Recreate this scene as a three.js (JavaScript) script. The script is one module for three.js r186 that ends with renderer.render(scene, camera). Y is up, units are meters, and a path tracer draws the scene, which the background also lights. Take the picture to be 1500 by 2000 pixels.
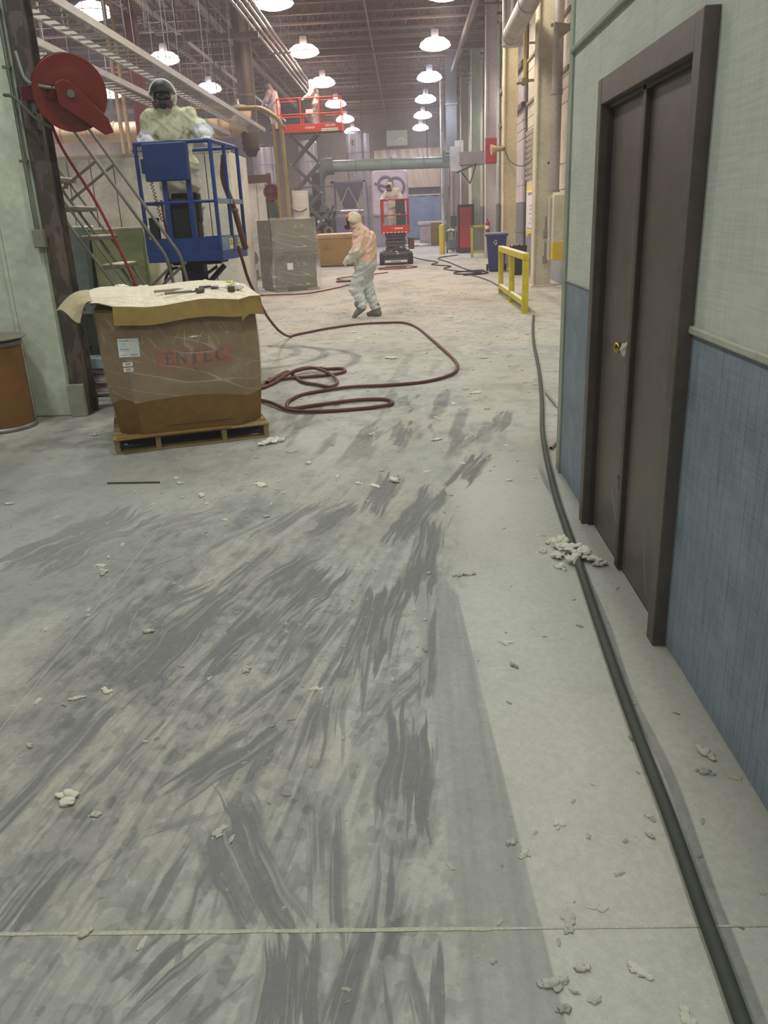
import * as THREE from 'three';
import { mergeGeometries, mergeVertices, toCreasedNormals } from 'three/addons/utils/BufferGeometryUtils.js';
import { RoundedBoxGeometry } from 'three/addons/geometries/RoundedBoxGeometry.js';
import { MarchingCubes } from 'three/addons/objects/MarchingCubes.js';

const V3 = (x, y, z) => new THREE.Vector3(x, y, z), PI = Math.PI;
const scene = new THREE.Scene();
// ---------------------------------------------------------------- camera
const camera = new THREE.PerspectiveCamera(65.27, 0.75, 0.05, 200);
camera.position.set(0, 1.62, 0);
camera.quaternion.setFromRotationMatrix(new THREE.Matrix4().makeBasis(V3(0.99882, -0.04193, -0.02464), V3(0.03084, 0.9379, -0.34554), V3(0.0376, 0.34438, 0.93808)));
// ---------------------------------------------------------------- light
const LAMP = 78, GLOW = 20, HAZE = 0.0048, EXPOSURE = 0.71;
scene.background = new THREE.Color(0x000000);
scene.fog = new THREE.FogExp2(0xece6f2, HAZE);
const renderer = new THREE.WebGLRenderer({ antialias: true });
renderer.shadowMap.enabled = true;
renderer.toneMapping = THREE.LinearToneMapping;
renderer.toneMappingExposure = EXPOSURE;

// ---------------------------------------------------------------- random, noise
function rng(seed) { let s = seed >>> 0; return () => { s = (s + 0x6d2b79f5) | 0; let t = Math.imul(s ^ (s >>> 15), 1 | s); t = (t + Math.imul(t ^ (t >>> 7), 61 | t)) ^ t; return ((t ^ (t >>> 14)) >>> 0) / 4294967296; }; }
const R = rng(7), rr = (a, b) => a + (b - a) * R();
const hash = (x, y) => { let h = Math.imul(x, 374761393) + Math.imul(y, 668265263) | 0; h = Math.imul(h ^ (h >>> 13), 1274126177); return ((h ^ (h >>> 16)) >>> 0) / 4294967296; };
function vn(x, y) {
  const xi = Math.floor(x), yi = Math.floor(y); let u = x - xi, v = y - yi; u = u * u * (3 - 2 * u); v = v * v * (3 - 2 * v);
  const a = hash(xi, yi), b = hash(xi + 1, yi), c = hash(xi, yi + 1), d = hash(xi + 1, yi + 1);
  return a + (b - a) * u + (c - a) * v + (a - b - c + d) * u * v;
}
const fbm = (x, y, n = 3) => { let s = 0, a = 0.5, t = 0; for (let i = 0; i < n; i++) { s += a * vn(x, y); t += a; x = x * 2.03 + 17.1; y = y * 2.03 + 9.7; a *= 0.5; } return s / t; };
const sst = (a, b, x) => { const t = Math.min(1, Math.max(0, (x - a) / (b - a))); return t * t * (3 - 2 * t); };
const mix = (a, b, t) => a + (b - a) * t;
const toS = (c) => 255 * (c <= 0.0031308 ? 12.92 * c : 1.055 * Math.pow(c, 1 / 2.4) - 0.055);

// ---------------------------------------------------------------- textures
function dataTex(w, h, fill, srgb, channels = 4) {
  const d = new Uint8Array(w * h * channels);
  fill(d);
  const t = new THREE.DataTexture(d, w, h, channels === 4 ? THREE.RGBAFormat : THREE.RedFormat);
  t.magFilter = t.minFilter = THREE.LinearFilter; t.wrapS = t.wrapT = THREE.RepeatWrapping;
  if (srgb) t.colorSpace = THREE.SRGBColorSpace;
  t.needsUpdate = true;
  return t;
}
const tnoise = (x, y, p, n) => { // tiling fbm of period p cells
  let s = 0, a = 0.5, t = 0, f = 1;
  for (let i = 0; i < n; i++) {
    const P = p * f, X = x * P, Y = y * P, xi = Math.floor(X), yi = Math.floor(Y); let u = X - xi, v = Y - yi; u = u * u * (3 - 2 * u); v = v * v * (3 - 2 * v);
    const H = (i2, j2) => hash(((i2 % P) + P) % P + i * 131, ((j2 % P) + P) % P + i * 57);
    s += a * mix(mix(H(xi, yi), H(xi + 1, yi), u), mix(H(xi, yi + 1), H(xi + 1, yi + 1), u), v); t += a; a *= 0.55; f *= 2;
  }
  return s / t;
};
function tile(n, f) { return (d) => { for (let j = 0; j < n; j++) for (let i = 0; i < n; i++) { const c = f(i / n, j / n), o = (j * n + i) * 4; d[o] = c[0]; d[o + 1] = c[1]; d[o + 2] = c[2]; d[o + 3] = 255; } }; }
const grimeTex = dataTex(512, 512, tile(512, (x, y) => { const a = tnoise(x, y, 4, 6), b = tnoise(x + 0.3, y, 32, 3), g = 228 + 50 * (a - 0.5) + 30 * (b - 0.5); const k = sst(0.6, 0.75, tnoise(x, y + 0.5, 8, 4)) * 16; return [g - k, g - k * 1.05, g - k * 1.2]; }), true);
const bumpTex = dataTex(512, 512, tile(512, (x, y) => { const g = 255 * tnoise(x, y, 8, 6); return [g, g, g]; }), false);
const weaveTex = dataTex(512, 512, tile(512, (x, y) => { const v = vn(x * 512 * 0.33, y * 6 + 3) , h = vn(x * 7, y * 512 * 0.33 + 91), m = tnoise(x, y, 4, 4); const g = 228 + 13 * (v - 0.5) + 15 * (h - 0.5) + 22 * (m - 0.5); return [g, g + 1, g]; }), true);
const ribTex = dataTex(512, 512, tile(512, (x, y) => { const v = vn(x * 170, y * 5 + 3), h = vn(x * 6, y * 170 + 91), m = tnoise(x, y, 4, 4), q = (x * 9) % 1; const line = (q < 0.05 || q > 0.97) ? 30 * (0.3 + vn(x * 9 | 0, y * 12)) : 0; const g = 212 + 28 * (v - 0.5) + 20 * (h - 0.5) + 40 * (m - 0.5) - line; return [g, g, g + 2]; }), true);
const fuzzTex = dataTex(256, 256, tile(256, (x, y) => { const g = 238 + 60 * (tnoise(x, y, 16, 4) - 0.5); return [g, g, g - 4]; }), true);
const filmTex = dataTex(512, 512, (d) => { for (let j = 0; j < 512; j++) for (let i = 0; i < 512; i++) { const x = i / 512, y = j / 512, w = tnoise(x, y, 3, 3), rg = (v) => 1 - Math.abs(2 * v - 1), r1 = rg(tnoise(x + 0.05 * w, 4 * y + x, 3, 1)), r2 = rg(tnoise(5 * x - 2 * y, y + 0.04 * w, 3, 1)), r3 = rg(tnoise(7 * x + 5 * y, y - x, 4, 1)), k = sst(0.35, 0.65, tnoise(x + 0.4, y, 4, 2)), a = 0.1 + 0.14 * w + k * (0.4 * Math.pow(r1, 18) + 0.3 * Math.pow(r2, 22)) + 0.22 * (1 - k) * Math.pow(r3, 20), o = (j * 512 + i) * 4; d[o] = d[o + 1] = 255; d[o + 2] = 250; d[o + 3] = 255 * Math.min(0.8, a); } }, true);
const rustTex = dataTex(512, 512, tile(512, (x, y) => { const a = tnoise(x, y, 5, 6), b = sst(0.45, 0.62, a), c = sst(0.5, 0.6, tnoise(x + 0.4, y * 0.5, 12, 4)); return [mix(104, 122, b) + 34 * c, mix(96, 108, b) + 34 * c, mix(90, 100, b) + 34 * c]; }), true);
const rep = (t, m) => { const c = t.clone(); c.repeat.set(1 / m, 1 / m); c.needsUpdate = true; return c; };
const GR = rep(grimeTex, 1.6), BU = rep(bumpTex, 0.6), WV = rep(weaveTex, 0.9), RB = rep(ribTex, 0.5), FZ = rep(fuzzTex, 0.12), RU = rep(rustTex, 1.1), FZ2 = rep(fuzzTex, 0.5), FM = rep(filmTex, 0.9);
const filmMat = (hex, k) => new THREE.MeshPhysicalMaterial({ color: hex, map: FM, bumpMap: FM, bumpScale: 0.004, roughness: 0.12, transparent: true, opacity: k, side: THREE.DoubleSide });
const mats = new Map();
function M(hex, o = {}) {
  const key = hex + JSON.stringify(o);
  if (mats.has(key)) return mats.get(key);
  const { grime = true, bump = 0.0015, ...q } = o, m = new THREE.MeshPhysicalMaterial({ color: hex, roughness: 0.7, ...q });
  if (grime) m.map = GR;
  if (bump) { m.bumpMap = BU; m.bumpScale = bump; }
  mats.set(key, m);
  return m;
}
// ---------------------------------------------------------------- geometry helpers
const place = (g, x, y, z, rx = 0, ry = 0, rz = 0) => { if (rx || ry || rz) g.applyMatrix4(new THREE.Matrix4().makeRotationFromEuler(new THREE.Euler(rx, ry, rz))); return g.translate(x, y, z); };
const box = (w, h, d, x = 0, y = 0, z = 0, rx = 0, ry = 0, rz = 0) => place(new THREE.BoxGeometry(w, h, d), x, y, z, rx, ry, rz);
const rbox = (w, h, d, r, x = 0, y = 0, z = 0, rx = 0, ry = 0, rz = 0) => place(new RoundedBoxGeometry(w, h, d, 2, Math.min(r, w / 2.01, h / 2.01, d / 2.01)), x, y, z, rx, ry, rz);
function rod(a, b, r0, r1 = r0, n = 12) {
  const p = V3(...a), q = V3(...b), d = q.clone().sub(p), g = new THREE.CylinderGeometry(r1, r0, d.length(), n);
  g.applyQuaternion(new THREE.Quaternion().setFromUnitVectors(V3(0, 1, 0), d.clone().normalize()));
  return g.translate((p.x + q.x) / 2, (p.y + q.y) / 2, (p.z + q.z) / 2);
}
function bar(a, b, w, h) { // rectangular bar between two points
  const p = V3(...a), q = V3(...b), d = q.clone().sub(p), g = new THREE.BoxGeometry(w, h, d.length());
  return g.applyMatrix4(new THREE.Matrix4().lookAt(q, p, Math.abs(d.clone().normalize().y) > 0.99 ? V3(0, 0, 1) : V3(0, 1, 0)).setPosition((p.x + q.x) / 2, (p.y + q.y) / 2, (p.z + q.z) / 2));
}
const tube = (pts, r, n = 64, rad = 8, closed = false, tension = 0.5) => new THREE.TubeGeometry(new THREE.CatmullRomCurve3(pts.map((p) => V3(...p)), closed, 'catmullrom', tension), n, r, rad, closed);
const poly = (pts, r, rad = 10, bend = 0.08) => { // pipe of straight runs with rounded elbows
  const path = new THREE.CurvePath(), P = pts.map((p) => V3(...p)); let prev = P[0];
  for (let i = 1; i < P.length; i++) {
    if (i === P.length - 1) { path.add(new THREE.LineCurve3(prev, P[i])); break; }
    const u = P[i].clone().sub(prev).normalize(), v = P[i + 1].clone().sub(P[i]).normalize(), a = P[i].clone().addScaledVector(u, -bend), b = P[i].clone().addScaledVector(v, bend);
    path.add(new THREE.LineCurve3(prev, a)); path.add(new THREE.QuadraticBezierCurve3(a, P[i], b)); prev = b;
  }
  const q = [];
  for (const c of path.curves) { const n = c.isLineCurve3 ? 1 : 6; for (let k = 0; k < n; k++) q.push(c.getPoint(k / n)); }
  q.push(P[P.length - 1]);
  const gs = [];
  class Pl extends THREE.Curve { getPoint(t) { const x = t * (q.length - 1), i = Math.min(q.length - 2, Math.floor(x)); return q[i].clone().lerp(q[i + 1], x - i); } getTangent(t) { const x = t * (q.length - 1), i = Math.min(q.length - 2, Math.floor(x)); return q[i + 1].clone().sub(q[i]).normalize(); } getPointAt(t) { return this.getPoint(t); } getTangentAt(t) { return this.getTangent(t); } }
  gs.push(new THREE.TubeGeometry(new Pl(), (q.length - 1) * 2, r, rad, false));
  for (const [e, f] of [[q[0], q[1]], [q[q.length - 1], q[q.length - 2]]]) { const d = e.clone().sub(f).normalize(); gs.push(rod(e.clone().addScaledVector(d, -0.002).toArray(), e.clone().addScaledVector(d, 0.002).toArray(), r, r, rad)); }
  return merge(gs);
};
const lathe = (pts, n = 32) => new THREE.LatheGeometry(pts.map((p) => new THREE.Vector2(p[0], p[1])), n);
const sph = (r, x = 0, y = 0, z = 0, sx = 1, sy = 1, sz = 1, n = 16) => new THREE.SphereGeometry(r, n, Math.max(6, n * 0.7 | 0)).scale(sx, sy, sz).translate(x, y, z);
function merge(gs, keepUv) {
  gs = gs.flat(9);
  const out = mergeGeometries(gs.map((g) => { let h = g.index ? g.toNonIndexed() : g.clone(); for (const k of Object.keys(h.attributes)) if (!['position', 'normal', 'uv'].includes(k)) h.deleteAttribute(k); if (!h.attributes.normal) h.computeVertexNormals(); if (!h.attributes.uv) h.setAttribute('uv', new THREE.BufferAttribute(new Float32Array(h.attributes.position.count * 2), 2)); return h; }));
  if (!keepUv) metreUv(out);
  return out;
}
function metreUv(g) {
  const p = g.attributes.position, n = p.count, uv = g.attributes.uv, a = V3(), b = V3(), c = V3();
  for (let i = 0; i < n; i += 3) {
    a.fromBufferAttribute(p, i); b.fromBufferAttribute(p, i + 1); c.fromBufferAttribute(p, i + 2);
    const m = b.clone().sub(a).cross(c.clone().sub(a)), x = Math.abs(m.x), y = Math.abs(m.y), z = Math.abs(m.z);
    [a, b, c].forEach((q, k) => (y >= x && y >= z ? uv.setXY(i + k, q.x, -q.z) : x >= z ? uv.setXY(i + k, q.z, q.y) : uv.setXY(i + k, q.x, q.y)));
  }
}
const used = new Map();
function numbered(name) { const n = used.get(name) ?? 0; used.set(name, n + 1); return n ? name + '_' + String(n).padStart(3, '0') : name; }
function part(name, parent, mat, ...gs) {
  const g = gs.length === 1 && gs[0].userData?.ready ? gs[0] : merge(gs);
  const m = new THREE.Mesh(g, mat); m.name = numbered(name); m.castShadow = m.receiveShadow = true; parent.add(m); return m;
}
const decal = (name, parent, mat, g) => { const m = new THREE.Mesh(g, mat); m.name = numbered(name); m.castShadow = m.receiveShadow = true; parent.add(m); return m; };
const ready = (g) => { g.userData.ready = true; return g; };
function thing(name, label, category, pos = [0, 0, 0], ry = 0, group) {
  const o = new THREE.Group(); o.name = numbered(name); o.position.set(...pos); o.rotation.y = ry; o.userData = { label, category }; if (group) o.userData.group = group; scene.add(o); return o;
}
function single(name, label, category, mat, gs, group) { const m = part(name, scene, mat, ...[gs].flat()); m.userData = { label, category }; if (group) m.userData.group = group; return m; }
function struct(name) { const o = new THREE.Group(); o.name = numbered(name); o.userData.kind = 'structure'; scene.add(o); return o; }
function copy(o, pos, ry, label) {
  const c = o.clone(); c.name = numbered(o.name.replace(/_\d+$/, '')); c.userData = { ...o.userData, label }; c.position.set(...pos); c.rotation.y = ry;
  c.traverse((k) => { if (k !== c) k.name = numbered(k.name.replace(/_\d+$/, '')); }); scene.add(c); return c;
}
const ORD = ['first', 'second', 'third', 'fourth', 'fifth', 'sixth', 'seventh', 'eighth', 'ninth', 'tenth'];
function canvasTex(w, h, draw) { const c = document.createElement('canvas'); c.width = w; c.height = h; draw(c.getContext('2d'), w, h); const t = new THREE.CanvasTexture(c); t.colorSpace = THREE.SRGBColorSpace; t.magFilter = THREE.LinearFilter; return t; }
const printMat = (t, rough = 0.7, alpha = false) => new THREE.MeshStandardMaterial({ map: t, roughness: rough, transparent: alpha });
// ---------------------------------------------------------------- floor: concrete slabs under fibre dust
const STREAKS = [[-1.09,-2.57,-0.87,-3.36,0.15,1.0],[-0.86,-2.65,-0.68,-3.17,0.124,1.0],[-1.19,-3.13,-1.03,-3.43,0.133,0.7],[-0.91,-3.45,-0.77,-3.95,0.078,0.9],[-0.76,-3.41,-0.58,-3.76,0.118,0.9],[-0.56,-3.19,-0.41,-3.59,0.186,0.9],[-0.82,-4.06,-0.62,-4.59,0.117,0.7],[-0.6,-4.12,-0.37,-4.56,0.153,0.8],[-1.12,-3.9,-0.89,-4.3,0.053,0.6],[-1.25,-2.86,-1.31,-3.28,0.135,0.45],[-1.39,-3.63,-1.24,-3.84,0.082,0.5],[-1.51,-2.59,-1.43,-3.19,0.031,0.5],[-0.26,-2.74,-0.2,-3.32,0.083,1.0],[-0.33,-2.59,-0.28,-2.86,0.08,0.8],[-0.59,-2.47,-0.44,-2.74,0.053,0.7],[-1.99,-3.73,-1.72,-4.55,0.351,0.35],[-1.48,-4.19,-1.2,-4.5,0.248,0.3],[0.01,-3.31,0.13,-4.3,0.143,1.0],[-0.08,-4.0,0.14,-4.76,0.146,0.8],[-0.25,-4.42,-0.14,-5.1,0.145,0.8],[0.29,-4.9,0.49,-5.52,0.135,1.0],[-0.11,-5.8,-0.02,-6.32,0.101,0.7],[0.3,-5.61,0.48,-6.09,0.093,0.6],[0.66,-6.23,0.83,-6.83,0.125,0.6],[-0.15,-2.73,-0.06,-3.42,0.088,1.0],[-0.23,-2.55,-0.18,-3.27,0.063,0.8],[-0.11,-2.45,0.02,-2.65,0.081,0.8],[-0.18,-2.33,-0.11,-2.51,0.104,0.7],[-1.25,-1.88,-1.14,-2.36,0.08,1.0],[-0.98,-2.03,-0.92,-2.24,0.074,0.7],[-0.72,-2.0,-0.52,-2.34,0.126,1.0],[-0.75,-1.82,-0.54,-1.93,0.032,0.9],[-0.6,-1.88,-0.36,-1.44,0.143,0.95],[-0.7,-1.52,-0.66,-1.7,0.06,0.7],[-0.55,-1.49,-0.56,-1.6,0.078,0.6],[-0.67,-1.31,-0.56,-1.44,0.125,1.0],[-0.33,-1.23,-0.35,-1.42,0.127,1.0],[-1.05,-1.46,-1.0,-1.67,0.099,1.0],[-0.22,-1.48,-0.26,-1.88,0.034,0.8],[-0.28,-1.63,-0.31,-1.86,0.042,0.6],[-0.2,-1.24,-0.16,-1.44,0.063,0.9],[-0.04,-1.87,-0.03,-2.35,0.137,1.0],[-0.09,-1.48,-0.08,-1.66,0.065,0.8],[0.01,-1.23,0.02,-1.41,0.051,0.7],[-0.04,-1.24,-0.05,-1.31,0.09,0.6],[-0.57,-1.24,-0.49,-1.33,0.101,0.8],[-0.93,-1.66,-0.84,-1.79,0.035,0.6],[-0.31,-2.19,-0.31,-2.45,0.106,0.6],[-0.43,-2.09,-0.38,-2.36,0.085,0.5],[-0.5,-2.75,-0.39,-3.13,0.147,0.6],[-0.73,-2.88,-0.59,-3.24,0.107,0.6],[-1.22,-2.16,-1.13,-2.45,0.044,0.5],[0.02,-2.47,0.08,-3.2,0.045,0.8],[-0.34,-6.05,-0.27,-6.36,0.124,0.5]];
const dustC = [0.45, 0.441, 0.395], bareC = [0.15, 0.148, 0.152];
function dustMap(w, h, x0, x1, z0, z1, base, strokes) { // z0 is the far edge; row 0 at v = 0 is the nearest z
  const D = new Float32Array(w * h), W = x1 - x0, H = z1 - z0;
  for (let j = 0; j < h; j++) for (let i = 0; i < w; i++) { const x = x0 + (i + 0.5) / w * W, z = z1 - (j + 0.5) / h * H; D[j * w + i] = base(x, z); }
  for (const [ax, az, bx, bz, w0, st] of strokes) {
    const wd = w0 * 1.3;
    const L = Math.hypot(bx - ax, bz - az), ux = (bx - ax) / L, uz = (bz - az) / L, m = wd * 0.9 + 0.12;
    const i0 = Math.max(0, Math.floor((Math.min(ax, bx) - m - x0) / W * w)), i1 = Math.min(w, Math.ceil((Math.max(ax, bx) + m - x0) / W * w));
    const j0 = Math.max(0, Math.floor((z1 - Math.max(az, bz) - m) / H * h)), j1 = Math.min(h, Math.ceil((z1 - Math.min(az, bz) + m) / H * h));
    for (let j = j0; j < j1; j++) for (let i = i0; i < i1; i++) {
      const x = x0 + (i + 0.5) / w * W, z = z1 - (j + 0.5) / h * H, dx = x - ax, dz = z - az;
      let u = dx * ux + dz * uz, v = -dx * uz + dz * ux;
      v += (fbm(x * 2.2 + ax * 9, z * 2.2, 2) - 0.5) * wd * 0.4 + (fbm(x * 13 + ax * 9, z * 5, 2) - 0.5) * wd * 0.22;
      const fib = vn(v * 55 + ax * 31, u * 3.5 + az), fine = vn(v * 190 + 7, u * 7 + az), e = (fib - 0.5) * 0.34 + (fine - 0.5) * 0.12;
      const su = Math.min(u + e, L - u + e), sv = wd / 2 - Math.abs(v) + (fib - 0.5) * 0.03 + (fine - 0.5) * 0.016;
      const c = sst(-0.02, 0.07, su) * sst(-0.008, 0.022, sv);
      if (c <= 0) continue;
      const keep = Math.sqrt(st) * c * (0.86 + 0.2 * sst(0.25, 0.6, fib) - 0.24 * sst(0.64, 0.82, fine)), k = j * w + i;
      D[k] = D[k] * (1 - Math.min(1, keep)) + 0.06 * keep + 0.3 * c * sst(0.7, 0.86, vn(v * 85 + 3 + ax * 7, u * 2.6 + az));
    }
  }
  return D;
}
function dustTextures(w, h, x0, x1, z0, z1, D, gr, col) {
  const W = x1 - x0, H = z1 - z0;
  const color = dataTex(w, h, (d) => {
    for (let j = 0, k = 0; j < h; j++) for (let i = 0; i < w; i++, k++) {
      const x = x0 + (i + 0.5) / w * W, z = z1 - (j + 0.5) / h * H, t = Math.min(1, Math.max(0, D[k])), g = 1 + gr * (vn(x * 230, z * 230) - 0.5) + gr * (vn(x * 61, z * 61) - 0.5) + 0.16 * (fbm(x * 1.3 + 40, z * 1.3, 2) - 0.5), tint = (fbm(x * 0.9 - 11, z * 0.9 + 5, 2) - 0.5) * 0.1;
      const wm = col ? col(x, z) : 0;
      for (let c = 0; c < 3; c++) d[k * 4 + c] = toS(mix(bareC[c], dustC[c] * (1 + (c === 0 ? 1 : c === 2 ? -1 : 0) * (tint + wm)), t) * g);
      d[k * 4 + 3] = 255;
    }
  }, true);
  const bump = dataTex(w, h, (d) => {
    for (let j = 0, k = 0; j < h; j++) for (let i = 0; i < w; i++, k++) {
      const x = x0 + (i + 0.5) / w * W, z = z1 - (j + 0.5) / h * H, t = Math.min(1, Math.max(0, D[k]));
      d[k] = 255 * Math.min(1, t * (0.62 + 0.22 * fbm(x * 34, z * 34, 2) + 0.16 * vn(x * 150, z * 150)));
    }
  }, false, 1);
  for (const t of [color, bump]) { t.wrapS = t.wrapT = THREE.ClampToEdgeWrapping; t.repeat.set(1 / W, 1 / H); t.offset.set(-x0 / W, z1 / H); }
  return [color, bump];
}
function nearDust(x, z) {
  const wx = x + (fbm(x * 1.3, z * 0.8, 2) - 0.5) * 0.06 + z * 0.2, strip = sst(0.12, 0.26, x + (vn(z * 3, 4) - 0.5) * 0.06 + (z + 2.5) * 0.04);
  let d = 0.8 + 0.2 * (fbm(x * 2.2 + 5, z * 2.2, 3) - 0.35);
  const lane = sst(-2.1, -0.9, x) * (1 - strip) * sst(-9, -4, z);
  const n1 = fbm(wx * 13, z * 1.7, 3), n2 = fbm(wx * 40 + 9, z * 3.4, 2), n3 = fbm(x * 8, z * 8, 3);
  const n4 = fbm(x * 23, z * 19, 3), n5 = fbm(wx * 70 + 3, z * 6, 2);
  d -= lane * (1 - 0.45 * sst(-2.9, -4.2, z)) * (0.26 * sst(0.5, 0.6, n1 * 0.65 + n2 * 0.35) + 0.14 * sst(0.45, 0.7, n3) + 0.2 * sst(0.52, 0.6, n4) + 0.14 * sst(0.52, 0.66, n5));
  d -= (1 - strip) * sst(0.2, -1.2, x) * (0.12 + 0.3 * sst(0.45, 0.7, fbm(wx * 3, z * 1.1, 3)) + 0.12 * sst(0.5, 0.7, fbm(x * 16, z * 14, 3)));
  d = mix(d, 0.97 - 0.07 * sst(0.5, 0.8, n3), strip);
  const sw = sst(0.03, 0.075, x - 0.05 * (z + 2)) * sst(0.245, 0.235, x - 0.05 * (z + 2.2)) * sst(-3.45, -3.3, z + 0.3 * (vn(x * 30, 1) - 0.5)); // smooth swept strip beside the thick dust
  d = mix(d, 0.64 - 0.2 * vn(x * 30, z * 1.6) - 0.14 * vn(x * 90, z * 2) + 0.12 * (fbm(x * 14, z * 12, 3) - 0.5), sw * 0.92);
  d -= 0.75 * sst(0.02, 0.012, Math.abs(x - (0.70 - (z + 1.2) * 0.042) + (vn(z * 2, 3) - 0.5) * 0.03)) * sst(-5.4, -5, z) * (0.55 + 0.45 * vn(x * 40, z * 5)); // where a hose has lain
  return d;
}
const NX0 = -2.5, NX1 = 1.1, NZ0 = -4.4, NZ1 = -0.8, MX0 = -6, MX1 = 3.6, MZ0 = -16, MZ1 = -4.4;
const nearD = dustMap(2048, 2048, NX0, NX1, NZ0, NZ1, nearDust, STREAKS);
const [nearC, nearB] = dustTextures(2048, 2048, NX0, NX1, NZ0, NZ1, nearD, 0.12);
const arcs = [[-2.1, -10.4, 1.0], [-2.2, -10.6, 0.72], [-1.9, -9.9, 1.25]];
const midD = dustMap(1800, 2048, MX0, MX1, MZ0, MZ1, (x, z) => {
  const wx = x + (fbm(x * 1.3, z * 0.8, 2) - 0.5) * 0.08 + z * 0.14, n1 = fbm(wx * 8, z * 1.6, 3), n3 = fbm(x * 5, z * 5, 3);
  let d = 0.9 + 0.14 * (fbm(x * 1.5 + 5, z * 1.5, 3) - 0.5);
  const lane = sst(-1.7, -0.8, x) * sst(0.9, 0.4, x) * sst(-12, -5.5, z);
  d -= lane * 0.6 * sst(0.5, 0.66, n1) + 0.22 * sst(0.48, 0.7, n3) + 0.16 * sst(0.5, 0.7, fbm(x * 14, z * 11, 3)) + 0.12 * sst(0.5, 0.7, fbm(x * 1.1 + 9, z * 0.6, 3));
  d -= 0.2 * sst(-1.0, -1.8, x) * sst(-6.9, -5.9, z + (n3 - 0.5)) * (0.6 + 0.5 * n1);
  d = mix(nearDust(x, z), d, sst(-4.5, -6.4, z + 0.5 * (n3 - 0.5)));
  for (const [ax, az, r] of arcs) { const q = Math.hypot(x - ax, z - az); if (x > ax) d -= 0.45 * sst(0.09, 0.03, Math.abs(q - r)) * sst(0, 0.3, x - ax); }
  return d;
}, STREAKS);
const [midC, midB] = dustTextures(1800, 2048, MX0, MX1, MZ0, MZ1, midD, 0.09, (x, z) => 0.03 * sst(-7, -13, z));
const FX0 = -16, FX1 = 4, FZ0 = -64, FZ1 = -16;
const farD = dustMap(768, 1536, FX0, FX1, FZ0, FZ1, (x, z) => 0.88 + 0.3 * (fbm(x * 1.2, z * 0.8, 3) - 0.5) - 0.3 * sst(0.5, 0.7, fbm(x * 3.1, z * 1.9, 3)) - 0.25 * sst(0.55, 0.75, fbm(x * 0.7 + 3, z * 0.3, 3)) * sst(-40, -22, z), []);
const [farC, farB] = dustTextures(768, 1536, FX0, FX1, FZ0, FZ1, farD, 0.04, (x, z) => 0.03 * sst(-30, -18, z) - 0.04 * sst(-26, -40, z));
const floorMat = ([map, bumpMap], s) => new THREE.MeshStandardMaterial({ map, bumpMap, bumpScale: s, roughness: 0.93 });
const nearM = floorMat([nearC, nearB], 0.006), midM = floorMat([midC, midB], 0.008), farM = floorMat([farC, farB], 0.012), plainM = M(0xb9b6aa, { roughness: 0.95 });
const floor = struct('floor');
const slab = (x0, x1, z0, z1, m) => part('floor_slab', floor, m, box(x1 - x0, 0.2, z1 - z0, (x0 + x1) / 2, -0.1, (z0 + z1) / 2));
const J = 0.004, zj = -1.47, xj = -1.47; // joints stay 8 mm wide, filled with dust
slab(NX0, xj - 0.0015, zj + J, NZ1, nearM); slab(xj + 0.0015, NX1, zj + J, NZ1, nearM);
slab(NX0, xj - 0.0015, NZ0, zj - J, nearM); slab(xj + 0.0015, NX1, NZ0, zj - J, nearM);
slab(MX0, -2.1, -5.112, MZ1, midM); slab(-2.1, -1.7, -5.108, MZ1, midM); slab(-1.7, MX1, -5.112, MZ1, midM); slab(MX0, MX1, MZ0, -5.112, midM);
slab(FX0, FX1, FZ0, FZ1, farM);
slab(-16, MX0, MZ0, 3, plainM); slab(MX0, NX0, NZ0, 3, plainM); slab(NX1, 4, NZ0, 3, plainM); slab(NX0, NX1, NZ1, 3, plainM);
part('floor_slab', floor, plainM, box(4 - MX1, 0.2, MZ1 - MZ0 + 0.4, (4 + MX1) / 2, -0.1, (MZ0 + MZ1) / 2));
{ // dust packed into the joints, with a ragged edge
  const p = [], n = 420, e = (i, s) => { const x = NX0 + i / n * 3.6; return [x, 0.0012, zj + s * (0.0035 + 0.004 * fbm(x * 14 + s * 9, s * 3, 3)) * (x > 0.15 ? 0.6 : 1)]; };
  for (let i = 0; i < n; i++) { const a = e(i, -1), b = e(i + 1, -1), c = e(i + 1, 1), d = e(i, 1); p.push(...a, ...c, ...b, ...a, ...d, ...c); }
  const g = new THREE.BufferGeometry(); g.setAttribute('position', new THREE.Float32BufferAttribute(p, 3)); g.computeVertexNormals();
  part('joint_filler', floor, new THREE.MeshStandardMaterial({ color: 0xbcb9ab, map: FZ, roughness: 1 }), g, box(3.6, 0.19, 2 * J, -0.7, -0.0952, zj), box(2 * J, 0.19, 3.6, xj, -0.0952, -2.6));
}
part('joint_filler', floor, M(0x5a5648, { roughness: 1 }), box(0.4, 0.19, 0.006, -1.9, -0.098, -5.11));
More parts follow.
